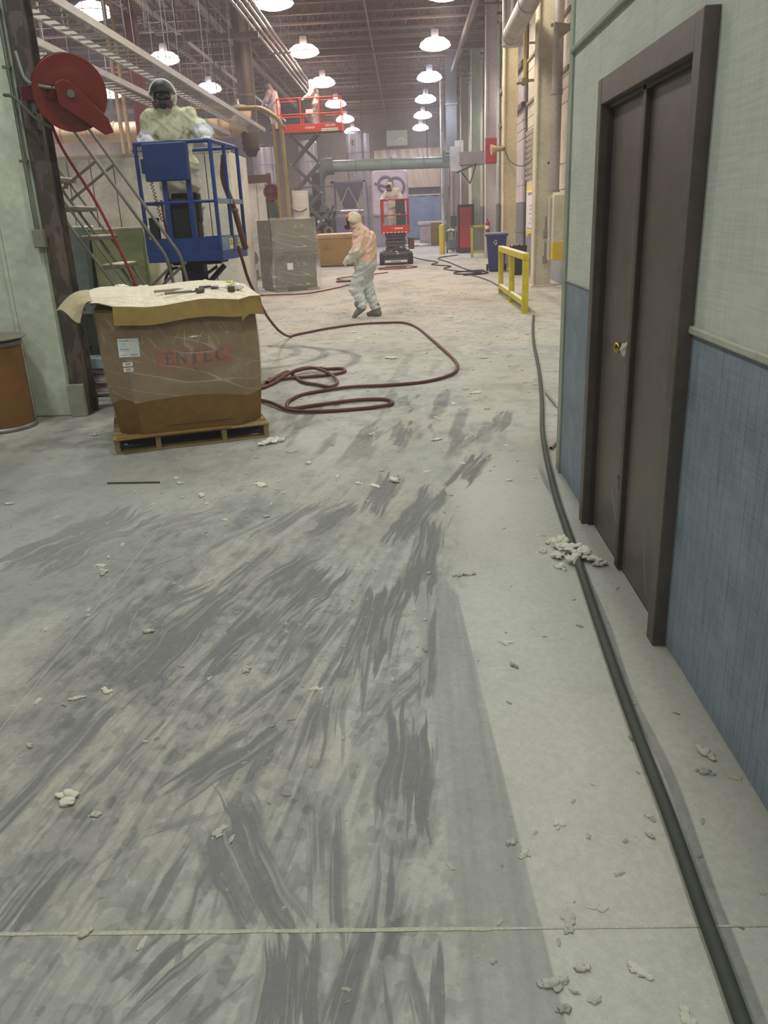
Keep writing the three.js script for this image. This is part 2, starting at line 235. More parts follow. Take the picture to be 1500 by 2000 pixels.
// ---------------------------------------------------------------- building shell
const deckM = M(0x4c3a31, { roughness: 0.85 }), joistM = M(0x7d685d, { roughness: 0.75 }), creamM = M(0xd8cba6, { roughness: 0.6 }), cream2M = M(0xd9cfb4, { roughness: 0.65 }), greyM = M(0x8b8d92, { roughness: 0.6 });
const ceiling = struct('ceiling');
{
  const g = [box(20.6, 0.12, 68, -6.2, 9.06, -30.6)];
  for (let x = -16; x < 4; x += 0.6) g.push(box(0.22, 0.06, 60, x, 8.97, -34));
  part('roof_deck', ceiling, deckM, ...g);
  const joist = [];
  const y0 = 8.28, y1 = 8.93;
  joist.push(box(20.2, 0.06, 0.12, -6.2, y1, 0), box(20.2, 0.06, 0.12, -6.2, y0, 0));
  for (let i = 0; i < 32; i++) { const a = -16.2 + i * 0.63; joist.push(bar([a, y0, 0], [a + 0.315, y1, 0], 0.03, 0.03), bar([a + 0.315, y1, 0], [a + 0.63, y0, 0], 0.03, 0.03)); }
  const jg = ready(merge(joist));
  for (let k = 0; k < 30; k++) { const j = part('joist', ceiling, joistM, jg); j.position.z = -19.5 - k * 1.48; }
  for (const x of [-10.6, -5.9, -1.1, 2.6]) part('bridging', ceiling, joistM, box(0.07, 0.05, 46, x, 8.2, -41));
  for (const z of [-24, -38, -52]) part('girder', ceiling, joistM, box(20.2, 0.12, 0.22, -6.2, 8.16, z), box(20.2, 0.5, 0.03, -6.2, 8.4, z));
}
const farWall = M(0x8d8b80, { roughness: 0.85 });
{
  const w = struct('wall_back'); part('wall_panel', w, farWall, box(20.4, 9.2, 0.25, -6.1, 4.5, -64.1));
  const l = struct('wall_left'); part('wall_panel', l, farWall, box(0.25, 9.2, 67.4, -16.1, 4.5, -30.5));
  const f = struct('wall_front'); part('wall_panel', f, farWall, box(20.4, 9.2, 0.25, -6.1, 4.5, 3.2));
}
// right-hand wall: bays between columns
const wallR = struct('wall_right');
part('wall_panel', wallR, M(0xcfc6ae), box(0.25, 9.2, 46, 3.83, 4.5, -41.2), box(0.25, 9.2, 14, 3.83, 4.5, -11.9));
const COLZ = [-19.2, -26, -32.8, -39.6, -46.4, -53.2];
const colMats = [cream2M, M(0xd9cda8), M(0xc9c2c6), M(0xb9bfae), M(0xb5b0a0), M(0x9a9a94)];
COLZ.forEach((z, i) => {
  const x0 = [2.9, 2.98, 3.1, 3.1, 3.08, 3.05][i], w = 0.36, c = struct('pillar');
  part('flange', c, colMats[i], box(0.035, 9, 0.42, x0, 4.45, z - 0.1), box(0.03, 9, 0.42, x0 + w, 4.45, z - 0.1));
  part('web', c, colMats[i], box(w, 9, 0.03, x0 + w / 2, 4.45, z + 0.06));
  part('base_plate', c, colMats[i], box(w + 0.14, 0.03, 0.5, x0 + w / 2, 0.015, z - 0.08));
});
// bay behind the nearest pillar: panelled sectional wall with louvre strip
{
  const b = struct('wall_bay_panels');
  const lm = M(0xdcd3bf, { roughness: 0.55 }), seam = 0.012; let y = 0;
  for (const h of [0.92, 0.55, 0.6, 0.55, 1.25, 0.28, 0.25, 0.95, 1.1, 1.2, 1.3]) { part('panel', b, y < 0.9 ? M(0x9aa0a6) : lm, rbox(0.05, h - seam, 6.3, 0.012, 3.66, y + h / 2, -22.6)); y += h; }
  part('ledge', b, M(0x9d958a), box(0.07, 0.07, 6.2, 3.615, 4.52, -22.6), box(0.07, 0.07, 6.2, 3.615, 5.62, -22.6));
  const gm = M(0xc4bbae, { roughness: 0.6 });
  for (let k = 0; k < 9; k++) part('louvre', b, gm, box(0.06, 0.1, 1.7, 3.62, 2.55 + k * 0.15, -25.3 + 0.4, 0, 0, 0.35));
  part('dark_slot', b, M(0x6d6658), box(0.03, 0.35, 0.22, 3.64, 3.2, -23.1));
  const c = struct('wall_bay_panels');
  y = 0; for (const h of [1.0, 0.9, 0.5, 1.3, 0.26, 0.25, 1.2, 1.3, 1.3]) { part('panel', c, y < 1.9 ? M(0x7b7d80) : M(0xcfc3c6), rbox(0.05, h - seam, 6.3, 0.012, 3.66, y + h / 2, -29.4)); y += h; }
  part('ledge', c, M(0x726a66), box(0.14, 0.14, 6.2, 3.6, 4.6, -29.4), box(0.14, 0.14, 6.2, 3.6, 5.7, -29.4));
  for (const [z, m] of [[-36.2, M(0xbdc3ae)], [-43, M(0xc4b898)]]) { const q = struct('wall_bay_panels'); y = 0; for (const h of [1.0, 0.95, 2.1, 2, 2]) { part('panel', q, y < 1.9 ? M(0x787a78) : m, rbox(0.05, h - seam, 6.3, 0.012, 3.66, y + h / 2, z)); y += h; } }
}
{ // near bay with grey lower panel
  const b = struct('wall_bay_panels'); let y = 0;
  for (const h of [0.62, 1.35, 1.2, 1.1, 1.2, 1.3]) { part('panel', b, y < 0.6 ? M(0x99a1a8) : M(0xd9ccb4), rbox(0.05, h - 0.012, 13, 0.012, 3.66, y + h / 2, -12.4)); y += h; }
  part('cap_rail', b, M(0xb9a78f), box(0.06, 0.05, 13, 3.62, 3.5, -12.4), box(0.06, 0.05, 13, 3.62, 4.6, -12.4));
}
// ---------------------------------------------------------------- partition with the double door, right foreground
const PX = 0.966, upM = new THREE.MeshStandardMaterial({ color: 0xe3e6dc, map: WV, bumpMap: WV, bumpScale: 0.0006, roughness: 0.8 }), waM = new THREE.MeshStandardMaterial({ color: 0xa0aebb, map: RB, bumpMap: RB, bumpScale: 0.0008, roughness: 0.75 });
{
  const w = struct('wall_partition'), T = 0.12, xc = PX + T / 2;
  const pan = (name, m, z0, z1, y0, y1, x = xc) => part(name, w, m, box(T, y1 - y0, z1 - z0, x, (y0 + y1) / 2, (z0 + z1) / 2));
  pan('wainscot_panel', waM, -5.06, -4.2, 0.012, 1.215); pan('wainscot_panel', waM, -2.79, 3, 0.012, 1.215);
  pan('upper_panel', upM, -5.06, -4.2, 1.222, 2.44); pan('upper_panel', upM, -2.79, 3, 1.222, 2.44); pan('upper_panel', upM, -4.2, -2.79, 2.17, 2.44);
  pan('fascia_panel', upM, -5.06, 3, 2.45, 3.3);
  part('core', w, M(0x3d3a36), box(T - 0.02, 1.2, 0.858, xc + 0.012, 0.61, -4.63), box(T - 0.02, 1.2, 5.78, xc + 0.012, 0.61, 0.1));
  part('chair_rail', w, M(0xc9c9bd, { roughness: 0.6 }), rbox(0.022, 0.028, 5.79, 0.008, PX - 0.006, 1.222, 0.105)); part('chair_rail', w, M(0xa9b3ac, { roughness: 0.6 }), rbox(0.012, 0.012, 0.86, 0.004, PX - 0.002, 1.22, -4.63));
  part('corner_post', w, M(0xb4c0ab, { roughness: 0.6 }), rbox(0.15, 3.3, 0.1, 0.012, PX + 0.065, 1.65, -5.115));
  part('top_moulding', w, M(0x9ca596, { roughness: 0.6 }), rbox(0.03, 0.035, 8.1, 0.01, PX - 0.008, 2.447, -1.02));
  part('side_moulding', w, M(0xa8b3a0, { roughness: 0.6 }), rbox(0.016, 2.44, 0.018, 0.005, PX - 0.003, 1.22, -5.053));
  const e = struct('wall_partition_end'); part('wall_panel', e, upM, box(2.5, 3.3, 0.12, 2.36, 1.65, -5.1));
  const r = struct('roof_partition'); part('roof_panel', r, upM, box(2.62, 0.1, 8.1, 2.35, 3.36, -1.05));
}
{
  const d = struct('door_1'), brown = M(0x6a625c, { roughness: 0.5, bump: 0.0008 }), dark = M(0x4b423b, { roughness: 0.55 }), leafM = M(0x6a6059, { roughness: 0.42, bump: 0.0007 });
  const fz0 = -4.2, fz1 = -2.79, fx = PX - 0.05;
  part('door_frame', d, brown, rbox(0.17, 2.18, 0.075, 0.006, PX + 0.035, 1.09, fz0 + 0.0375), rbox(0.17, 2.18, 0.08, 0.006, PX + 0.035, 1.09, fz1 - 0.04), rbox(0.168, 0.11, 1.256, 0.004, PX + 0.0355, 2.124, -3.498));
  part('frame_stop', d, dark, box(0.03, 2.09, 0.02, PX - 0.0, 1.045, fz0 + 0.085), box(0.03, 2.09, 0.02, PX + 0.0, 1.045, fz1 - 0.09), box(0.03, 0.02, 1.2, PX, 2.06, -3.495));
  const lx = PX + 0.012;
  part('door_leaf', d, leafM, rbox(0.045, 2.05, 0.6, 0.004, lx + 0.02, 1.037, -3.815)); part('door_leaf', d, leafM, rbox(0.045, 2.05, 0.625, 0.004, lx + 0.02, 1.037, -3.19));
  part('astragal', d, M(0x564b43, { roughness: 0.5 }), rbox(0.03, 2.06, 0.05, 0.006, lx - 0.012, 1.042, -3.525));
  part('kick_gap', d, M(0x14120f), box(0.03, 0.01, 1.2, PX + 0.03, 0.005, -3.495));
  const kn = part('door_knob', d, new THREE.MeshPhysicalMaterial({ color: 0xb39a55, metalness: 1, roughness: 0.25 }), lathe([[0, 0.062], [0.016, 0.06], [0.025, 0.05], [0.027, 0.042], [0.024, 0.032], [0.012, 0.024], [0.011, 0.004], [0.03, 0.003], [0.03, 0]], 24).rotateZ(PI / 2).translate(lx - 0.002, 1.035, -3.63));
  const kr = rng(4), tf = []; for (let i = 0; i < 12; i++) tf.push(sph(0.008 + kr() * 0.008, lx - 0.01 - kr() * 0.025, 1.035 + (kr() - 0.6) * 0.05, -3.63 + 0.04 * kr(), 1, 1, 1, 7));
  part('lint_tuft', kn, new THREE.MeshStandardMaterial({ color: 0xd8d6cc, roughness: 1 }), ...tf);
  for (const y of [0.35, 1.06, 1.8]) part('hinge', d, M(0x7a6d60, { metalness: 0.4, roughness: 0.5 }), rod([lx - 0.01, y - 0.05, -4.122], [lx - 0.01, y + 0.05, -4.122], 0.007), box(0.004, 0.1, 0.03, lx - 0.003, y, -4.108));
  const hs = new THREE.Shape([[0, 0], [0.012, 0.012], [0.018, 0.035], [0.006, 0.062], [-0.016, 0.07], [-0.018, 0.058], [-0.004, 0.05], [0.002, 0.03], [-0.004, 0.012]].map((p) => new THREE.Vector2(...p)));
  part('torn_hole', d, M(0x050505, { grime: false, bump: 0 }), new THREE.ExtrudeGeometry(hs, { depth: 0.002, bevelEnabled: false }).rotateY(-PI / 2).translate(lx - 0.002, 0.36, -3.64));
  part('scratch', d, M(0xb9b2a6, { grime: false }), bar([lx - 0.003, 0.33, -3.77], [lx - 0.003, 0.16, -3.6], 0.002, 0.002), bar([lx - 0.003, 0.28, -3.19], [lx - 0.003, 0.06, -3.1], 0.0015, 0.0015));
}
// green panelled wall and steel jamb, left foreground
{
  const w = struct('wall_near_left'), gm = M(0xdfe6d2, { roughness: 0.55 });
  const Z = -7.3;
  for (const [a, b] of [[-9, -7.5], [-7.5, -6], [-6, -4.5], [-4.5, -3.55], [-3.54, -3.17]]) part('wall_panel', w, gm, rbox(b - a - 0.008, 5.2, 0.1, 0.02, (a + b) / 2, 2.6, Z - 0.05));
  part('rib', w, gm, rbox(0.035, 5.2, 0.02, 0.008, -3.545, 2.6, Z + 0.004), rbox(0.03, 5.2, 0.02, 0.008, -3.9, 2.6, Z + 0.004));
  part('edge_trim', w, M(0xa9b3a0, { roughness: 0.5 }), rbox(0.02, 5.2, 0.12, 0.006, -3.165, 2.6, Z - 0.05));
  const c = struct('pillar'), rm = new THREE.MeshStandardMaterial({ map: RU, bumpMap: BU, bumpScale: 0.002, roughness: 0.8, color: 0xb0a79e });
  part('flange', c, rm, rbox(0.14, 5.4, 0.014, 0.003, -3.08, 2.7, Z - 0.02), rbox(0.14, 5.4, 0.014, 0.003, -3.08, 2.7, Z - 0.22)); part('web', c, rm, box(0.012, 5.4, 0.2, -3.06, 2.7, Z - 0.12));
  part('base_plate', c, M(0xb9bba9), rbox(0.15, 0.3, 0.06, 0.01, -3.1, 0.15, Z + 0.02));
}
// ---------------------------------------------------------------- left foreground
const cardM = new THREE.MeshStandardMaterial({ color: 0x8a6a2e, map: GR, bumpMap: BU, bumpScale: 0.0008, roughness: 0.8 }), cardLM = new THREE.MeshStandardMaterial({ color: 0xab8f50, map: GR, roughness: 0.8 });
const lintM = new THREE.MeshPhysicalMaterial({ color: 0xfbf8ee, map: FZ, bumpMap: FZ, bumpScale: 0.003, roughness: 1, specularIntensity: 0.2 });
const dustTopM = new THREE.MeshStandardMaterial({ color: 0xf0e4d0, map: FZ2, bumpMap: FZ2, bumpScale: 0.004, roughness: 1 });
const steelM = M(0x9a9a96, { metalness: 0.7, roughness: 0.42 }), darkSteelM = M(0x4a4a4c, { metalness: 0.3, roughness: 0.6 }), blackM = M(0x1d1d1f, { roughness: 0.6 }), rubberM = M(0x161617, { roughness: 0.8 });
function lump(seed, r, squash, n = 10) { // irregular fibre wad
  const q = rng(seed), g = [];
  n *= 2; for (let i = 0; i < n; i++) { const a = q() * 6.28, d = Math.pow(q(), 0.7) * 0.88, s = (0.13 + q() * 0.3) * (1.15 - 0.5 * d); g.push(new THREE.IcosahedronGeometry(s, 2).scale(1, 0.8, 0.75 + q() * 0.4).rotateY(a * 3).translate(Math.cos(a) * d, s * 0.55 + q() * 0.18, Math.sin(a) * d * 0.62)); }
  const m = mergeVertices(merge(g).deleteAttribute('uv').deleteAttribute('normal')), p = m.attributes.position;
  for (let i = 0; i < p.count; i++) { const x = p.getX(i), y = p.getY(i), z = p.getZ(i), k = 1 + 0.6 * (fbm(x * 5 + seed + z * 2, y * 6 + z * 5, 4) - 0.5); p.setXYZ(i, x * k * r, Math.max(-0.02, y * k * squash) * r, z * k * r); }
  m.computeVertexNormals(); const o = m.toNonIndexed(); o.setAttribute('uv', new THREE.BufferAttribute(new Float32Array(o.attributes.position.count * 2), 2)); metreUv(o); return ready(o);
}
{
  const t = thing('fiber_drum', 'brown fibre drum with a metal rim and dusty lid against the green wall', 'drum', [-3.655, 0, -6.93]);
  part('drum_body', t, new THREE.MeshStandardMaterial({ color: 0x8a5f22, map: GR, roughness: 0.6 }), lathe([[0, 0.02], [0.262, 0.02], [0.266, 0.03], [0.266, 0.74], [0.26, 0.75]], 40));
  part('bottom_chime', t, steelM, lathe([[0.26, 0], [0.279, 0], [0.283, 0.012], [0.283, 0.03], [0.268, 0.04]], 40));
  part('clamp_ring', t, steelM, lathe([[0.266, 0.725], [0.278, 0.728], [0.282, 0.745], [0.28, 0.762], [0.266, 0.768]], 40));
  part('lid', t, M(0xa49d8d, { metalness: 0.3 }), lathe([[0.31, 0.785], [0.316, 0.79], [0.314, 0.8], [0.24, 0.806], [0, 0.806]], 40), lathe([[0.25, 0.766], [0.3, 0.782], [0.312, 0.788]], 40));
  const l = single('dust_heap', 'heap of pale fibre dust lying on the drum lid', 'dust heap', lintM, [lump(31, 0.14, 0.35)]); l.position.set(-3.7, 0.806, -6.93);
}
const BOX = { x: -1.9, z: -6.62, ry: 0.325 };
{
  const wood = M(0xa7925f, { roughness: 0.85 }), t = thing('pallet', 'dusty wooden pallet under the big brown cardboard box', 'pallet', [BOX.x, 0, BOX.z], BOX.ry);
  for (const z of [-0.54, -0.2, 0.2, 0.54]) part('bottom_board', t, wood, rbox(1.18, 0.016, 0.1, 0.003, 0, 0.008, z));
  for (const x of [-0.575, -0.27, 0.24, 0.575]) part('stringer', t, wood, rbox(0.04, 0.09, 1.18, 0.004, x, 0.061, 0));
  for (let k = 0; k < 8; k++) part('deck_board', t, wood, rbox(1.2, 0.016, 0.11, 0.003, 0, 0.114, -0.545 + k * 0.156));
  // octagonal bulk box
  const b = thing('bulk_box', 'large brown cardboard bulk box with an orange printed logo, wrapped in film on the pallet', 'cardboard box', [BOX.x, 0.122, BOX.z], BOX.ry);
  const W = 0.57, Cc = 0.17, H = 0.95, ring = (w, c) => [[-w + c, w], [w - c, w], [w, w - c], [w, -w + c], [w - c, -w], [-w + c, -w], [-w, -w + c], [-w, w - c]];
  const pos = [], rows = 14, bulge = (y) => 1 + 0.045 * Math.sin(PI * Math.min(1, y * 0.95)) + 0.03 * y;
  const pt = (k, y) => { const r = ring(W, Cc)[k % 8], s = bulge(y); return [r[0] * s - 0.05 * (1 - y) * (r[0] < 0 ? -0.6 : 0.1), y * H, r[1] * s]; };
  for (let k = 0; k < 8; k++) for (let j = 0; j < rows; j++) { const a = pt(k, j / rows), c = pt(k + 1, j / rows), d = pt(k + 1, (j + 1) / rows), e = pt(k, (j + 1) / rows); pos.push(...a, ...c, ...d, ...a, ...d, ...e); }
  for (let k = 1; k < 7; k++) pos.push(...pt(0, 0), ...pt(k + 1, 0), ...pt(k, 0), ...pt(0, 1), ...pt(k, 1), ...pt(k + 1, 1));
  const g = new THREE.BufferGeometry(); g.setAttribute('position', new THREE.Float32BufferAttribute(pos, 3)); g.computeVertexNormals();
  part('carton', b, cardM, g);
  part('bottom_flap', b, cardM, box(0.8, 0.004, 0.09, -0.1, 0.004, 0.575, 0.1), box(0.3, 0.004, 0.1, -0.42, 0.003, 0.59, 0.05, 0.1));
  part('bottom_crease', b, M(0x4c3514, { grime: false }), box(0.5, 0.004, 0.004, 0.08, 0.06, 0.577));
  // print, label, barcodes on the bulging front face
  const curved = (u0, u1, v0, v1, off, nx = 14, ny = 8) => { const q = new THREE.PlaneGeometry(1, 1, nx, ny), p = q.attributes.position; for (let i = 0; i < p.count; i++) { const u = u0 + (p.getX(i) + 0.5) * (u1 - u0), v = v0 + (p.getY(i) + 0.5) * (v1 - v0); p.setXYZ(i, u, v, W * bulge(v / H) + off); } q.computeVertexNormals(); return q; };
  const logo = canvasTex(1024, 384, (c, w, h) => {
    c.clearRect(0, 0, w, h); c.fillStyle = 'rgba(168,76,30,0.8)'; c.fillRect(30, 70, 964, 250);
    for (let i = 0; i < 900; i++) { c.clearRect(R() * w, R() * h, 2, 1 + R() * 2); }
    c.fillStyle = '#2b1c10'; c.font = 'bold 215px serif'; c.textAlign = 'center'; c.textBaseline = 'middle';
    [...'ENTEC'].forEach((ch, i) => c.fillText(ch, [185, 345, 520, 685, 850][i], 196)); c.fillRect(210, 280, 640, 5);
    c.strokeStyle = '#2f1d10'; c.lineWidth = 11; c.beginPath(); c.ellipse(585, 192, 95, 184, 0.18, PI * 1.75, PI * 0.45, true); c.stroke();
  });
  decal('printed_logo', b, printMat(logo, 0.75, true), curved(-0.215, 0.37, 0.46, 0.69, 0.003));
  const lab = canvasTex(256, 224, (c, w, h) => { c.fillStyle = '#dadfe2'; c.fillRect(0, 0, w, h); c.fillStyle = '#7d858c'; c.fillRect(14, 22, 120, 11); for (let i = 0; i < 6; i++) c.fillRect(16, 52 + i * 18, 30 + R() * 90, 6); c.fillRect(18, 120, 110, 12); c.fillRect(20, 196, 70, 8); c.fillRect(140, 192, 90, 12); });
  decal('shipping_label', b, printMat(lab), curved(-0.48, -0.33, 0.6, 0.735, 0.004, 4, 4)).rotation.z = -0.03;
  const bar1 = canvasTex(128, 48, (c, w, h) => { c.fillStyle = '#e6e6e2'; c.fillRect(0, 0, w, h); c.fillStyle = '#222'; for (let x = 26; x < 100; x += 2 + R() * 6) c.fillRect(x, 10, 1.5 + R() * 2, 26); });
  for (const y of [0.545, 0.505]) decal('barcode_label', b, printMat(bar1), curved(-0.445, -0.375, y, y + 0.03, 0.004, 2, 2));
  // stretch film round the upper two thirds
  const filmPos = [], FN = 22, fq = (k, j) => { const n = 8 * 10, kk = k % n, s = Math.floor(kk / 10), f = (kk % 10) / 10, v = 0.3 + 0.68 * j / FN + (j === 0 ? 0.03 * Math.sin(kk * 0.35) - 0.03 : 0), a = pt(s, v), c = pt(s + 1, v), x = mix(a[0], c[0], f), z = mix(a[2], c[2], f), L = Math.hypot(x, z), o = 0.005 + 0.013 * fbm(kk * 0.5, v * 9 + kk * 0.3, 3) + 0.02 * sst(0.62, 0.8, fbm(kk * 0.16, v * 3, 2)); return [x + x / L * o, v * H, z + z / L * o]; };
  for (let k = 0; k < 80; k++) for (let j = 0; j < FN; j++) { const a = fq(k, j), c = fq(k + 1, j), d = fq(k + 1, j + 1), e = fq(k, j + 1); filmPos.push(...a, ...c, ...d, ...a, ...d, ...e); }
  const fg = new THREE.BufferGeometry(); fg.setAttribute('position', new THREE.Float32BufferAttribute(filmPos, 3)); const fm = mergeVertices(fg); fm.computeVertexNormals();
  part('stretch_film', b, filmMat(0xe0dacc, 1), fm);
  // lid: domed sheet with hanging lips, one corner flap curling out on the left
  const ly = 1.0, lid = thing('box_lid', 'dusty cardboard lid with drooping edges on top of the big box', 'box lid', [BOX.x, 0.122, BOX.z], BOX.ry);
  const LW = 0.645, LC = 0.19, NR = 9, rg = ring(LW, LC), lp = [], top = (u, v) => { const s = Math.max(Math.abs(u), Math.abs(v)); return ly + 0.055 * (1 - s * s) + 0.045 * (-v) * 0.6 + 0.012 * Math.sin(u * 5) + 0.012 * fbm(u * 3 + 4, v * 3, 2); };
  const lpt = (a, s) => { const f = a * 8, k = Math.floor(f) % 8, w = f - Math.floor(f), p = rg[k], q = rg[(k + 1) % 8], x = mix(p[0], q[0], w) * s, z = mix(p[1], q[1], w) * s; return [x, top(x / LW, z / LW), z]; };
  const NA = 64; for (let a = 0; a < NA; a++) for (let j = 0; j < NR; j++) { const A = lpt(a / NA, j / NR), B = lpt((a + 1) / NA, j / NR), C2 = lpt((a + 1) / NA, (j + 1) / NR), D2 = lpt(a / NA, (j + 1) / NR); lp.push(...A, ...D2, ...C2); if (j) lp.push(...A, ...C2, ...B); }
  const lgm = new THREE.BufferGeometry(); lgm.setAttribute('position', new THREE.Float32BufferAttribute(lp, 3)); const lg2 = mergeVertices(lgm); lg2.computeVertexNormals();
  const und = lg2.clone().translate(0, -0.006, 0);
  part('lid_top', lid, dustTopM, lg2, und);
  const lips = (k0, k1, d0, d1, out = 0.02) => { const p = [], n = 16; for (let i = 0; i < n; i++) { const e = (i2) => { const f = i2 / n, a = (k0 + f * (k1 - k0)) / 8, u = lpt(a, 1), dr = mix(d0, d1, f) * (0.85 + 0.35 * fbm(a * 20, 3, 2)), l = Math.hypot(u[0], u[2]); return [u, [u[0] * (1 + out), u[1] - dr, u[2] * (1 + out)]]; }; const [a, b2] = e(i), [c, d] = e(i + 1); p.push(...a, ...b2, ...d, ...a, ...d, ...c); } const q = new THREE.BufferGeometry(); q.setAttribute('position', new THREE.Float32BufferAttribute(p, 3)); const m = mergeVertices(q); m.computeVertexNormals(); return [m, m.clone().scale(0.992, 1, 0.992)]; };
  part('lid_lip', lid, cardLM, lips(0, 1, 0.125, 0.115)); part('lid_lip', lid, cardLM, lips(1, 2, 0.15, 0.12)); part('lid_lip', lid, cardLM, lips(2, 4, 0.13, 0.13), lips(4, 6, 0.12, 0.12));
  const FA = [[-0.6, 1.02, 0.47], [-0.63, 1.07, -0.02], [-0.7, 0.9, 0.5], [-0.88, 0.93, 0.14]], flap = new THREE.PlaneGeometry(1, 1, 12, 10), fp = flap.attributes.position;
  for (let i = 0; i < fp.count; i++) { const u = fp.getX(i) + 0.5, v = fp.getY(i) + 0.5, q = [0, 1, 2].map((c) => mix(mix(FA[0][c], FA[1][c], v), mix(FA[2][c], FA[3][c], v), u)); fp.setXYZ(i, q[0], q[1] + 0.045 * Math.sin(u * PI) - 0.03 * u * Math.sin(v * 5 + 1), q[2]); }
  flap.computeVertexNormals(); part('corner_flap', lid, new THREE.MeshStandardMaterial({ color: 0xd6c6a2, map: GR, roughness: 0.9, side: THREE.DoubleSide }), flap, flap.clone().translate(0.002, -0.006, 0));
  // odds and ends lying on the lid
  const yaw = BOX.ry, onLid = (u, v, h = 0) => { const x = u, z = v; return [BOX.x + x * Math.cos(yaw) + z * Math.sin(yaw), 0.122 + top(u / LW, v / LW) + h, BOX.z - x * Math.sin(yaw) + z * Math.cos(yaw)]; };
  const tool = (u, v, a, len, hl, bl, m, lab2) => { const s = thing('scraper', lab2, 'scraper', onLid(u, v, 0.014), yaw + a, 'scrapers on the box lid'); part('handle', s, m, rod([-len / 2, 0, 0], [len / 2 - 0.06, 0, 0], 0.011, 0.008)); part('blade', s, steelM, rbox(0.08, 0.004, bl, 0.001, len / 2 - 0.03, 0, 0)); };
  tool(-0.02, 0.3, 0.55, 0.28, 0, 0.03, M(0xb5a88e), 'long dusty scraper lying furthest back among the tools on the box lid');
  tool(0.06, 0.42, 0.3, 0.27, 0, 0.04, M(0x948a78), 'dusty wooden-handled scraper at the front of the tools on the box lid');
  tool(0.27, 0.31, 0.5, 0.16, 0, 0.02, M(0x4a4640), 'short dark scraper between the tools and the crumpled bag on the box lid');
  tool(0.34, 0.36, -0.5, 0.12, 0, 0.02, M(0x5c564c), 'small dark scraper nearest the crumpled bag on the box lid');
  const rollr = single('roller', 'small round grey roller lying by the scrapers on the box lid', 'roller', M(0x77705f), [rod([-0.03, 0, 0], [0.03, 0, 0], 0.02)]); rollr.position.set(...onLid(0.19, 0.45, 0.02)); rollr.rotation.y = 0.9;
  const ball = single('tape_roll', 'small brown roll of tape beside the crumpled bag on the box lid', 'tape roll', M(0x6b5638), [lathe([[0.012, 0], [0.028, 0], [0.028, 0.04], [0.012, 0.04], [0.012, 0]], 20)]); ball.position.set(...onLid(0.43, 0.43));
  const bag = thing('plastic_bag', 'crumpled clear bag with yellow print lying on the box lid', 'bag', onLid(0.47, 0.22, -0.004), 0.4);
  part('bag', bag, new THREE.MeshPhysicalMaterial({ color: 0xe7e6d6, roughness: 0.15, clearcoat: 1, transparent: true, opacity: 0.8 }), lump(77, 0.095, 0.8, 12)); const yl = part('yellow_sleeve', bag, new THREE.MeshPhysicalMaterial({ color: 0xd6d32a, roughness: 0.3, clearcoat: 0.6 }), lump(78, 0.042, 0.7, 6)); yl.position.set(-0.02, 0.06, 0.01);
  const labs = ['pale lint wad on the back left edge of the box lid', 'lint wad beside the first one at the back of the box lid', 'small lint scrap in the middle of the box lid', 'small lint scrap left of the scrapers on the box lid', 'lint scrap towards the right back of the box lid'];
  [[-0.36, -0.5, 0.08], [-0.2, -0.5, 0.06], [0.0, 0.02, 0.035], [-0.28, 0.1, 0.03], [0.3, -0.3, 0.03]].forEach(([u, v, r], i) => { const l = single('lint_wad', labs[i], 'lint', lintM, [lump(50 + i, r, 0.5, 7)], 'lint on the box lid'); l.position.set(...onLid(u, v, -0.004)); l.rotation.y = i; });
}
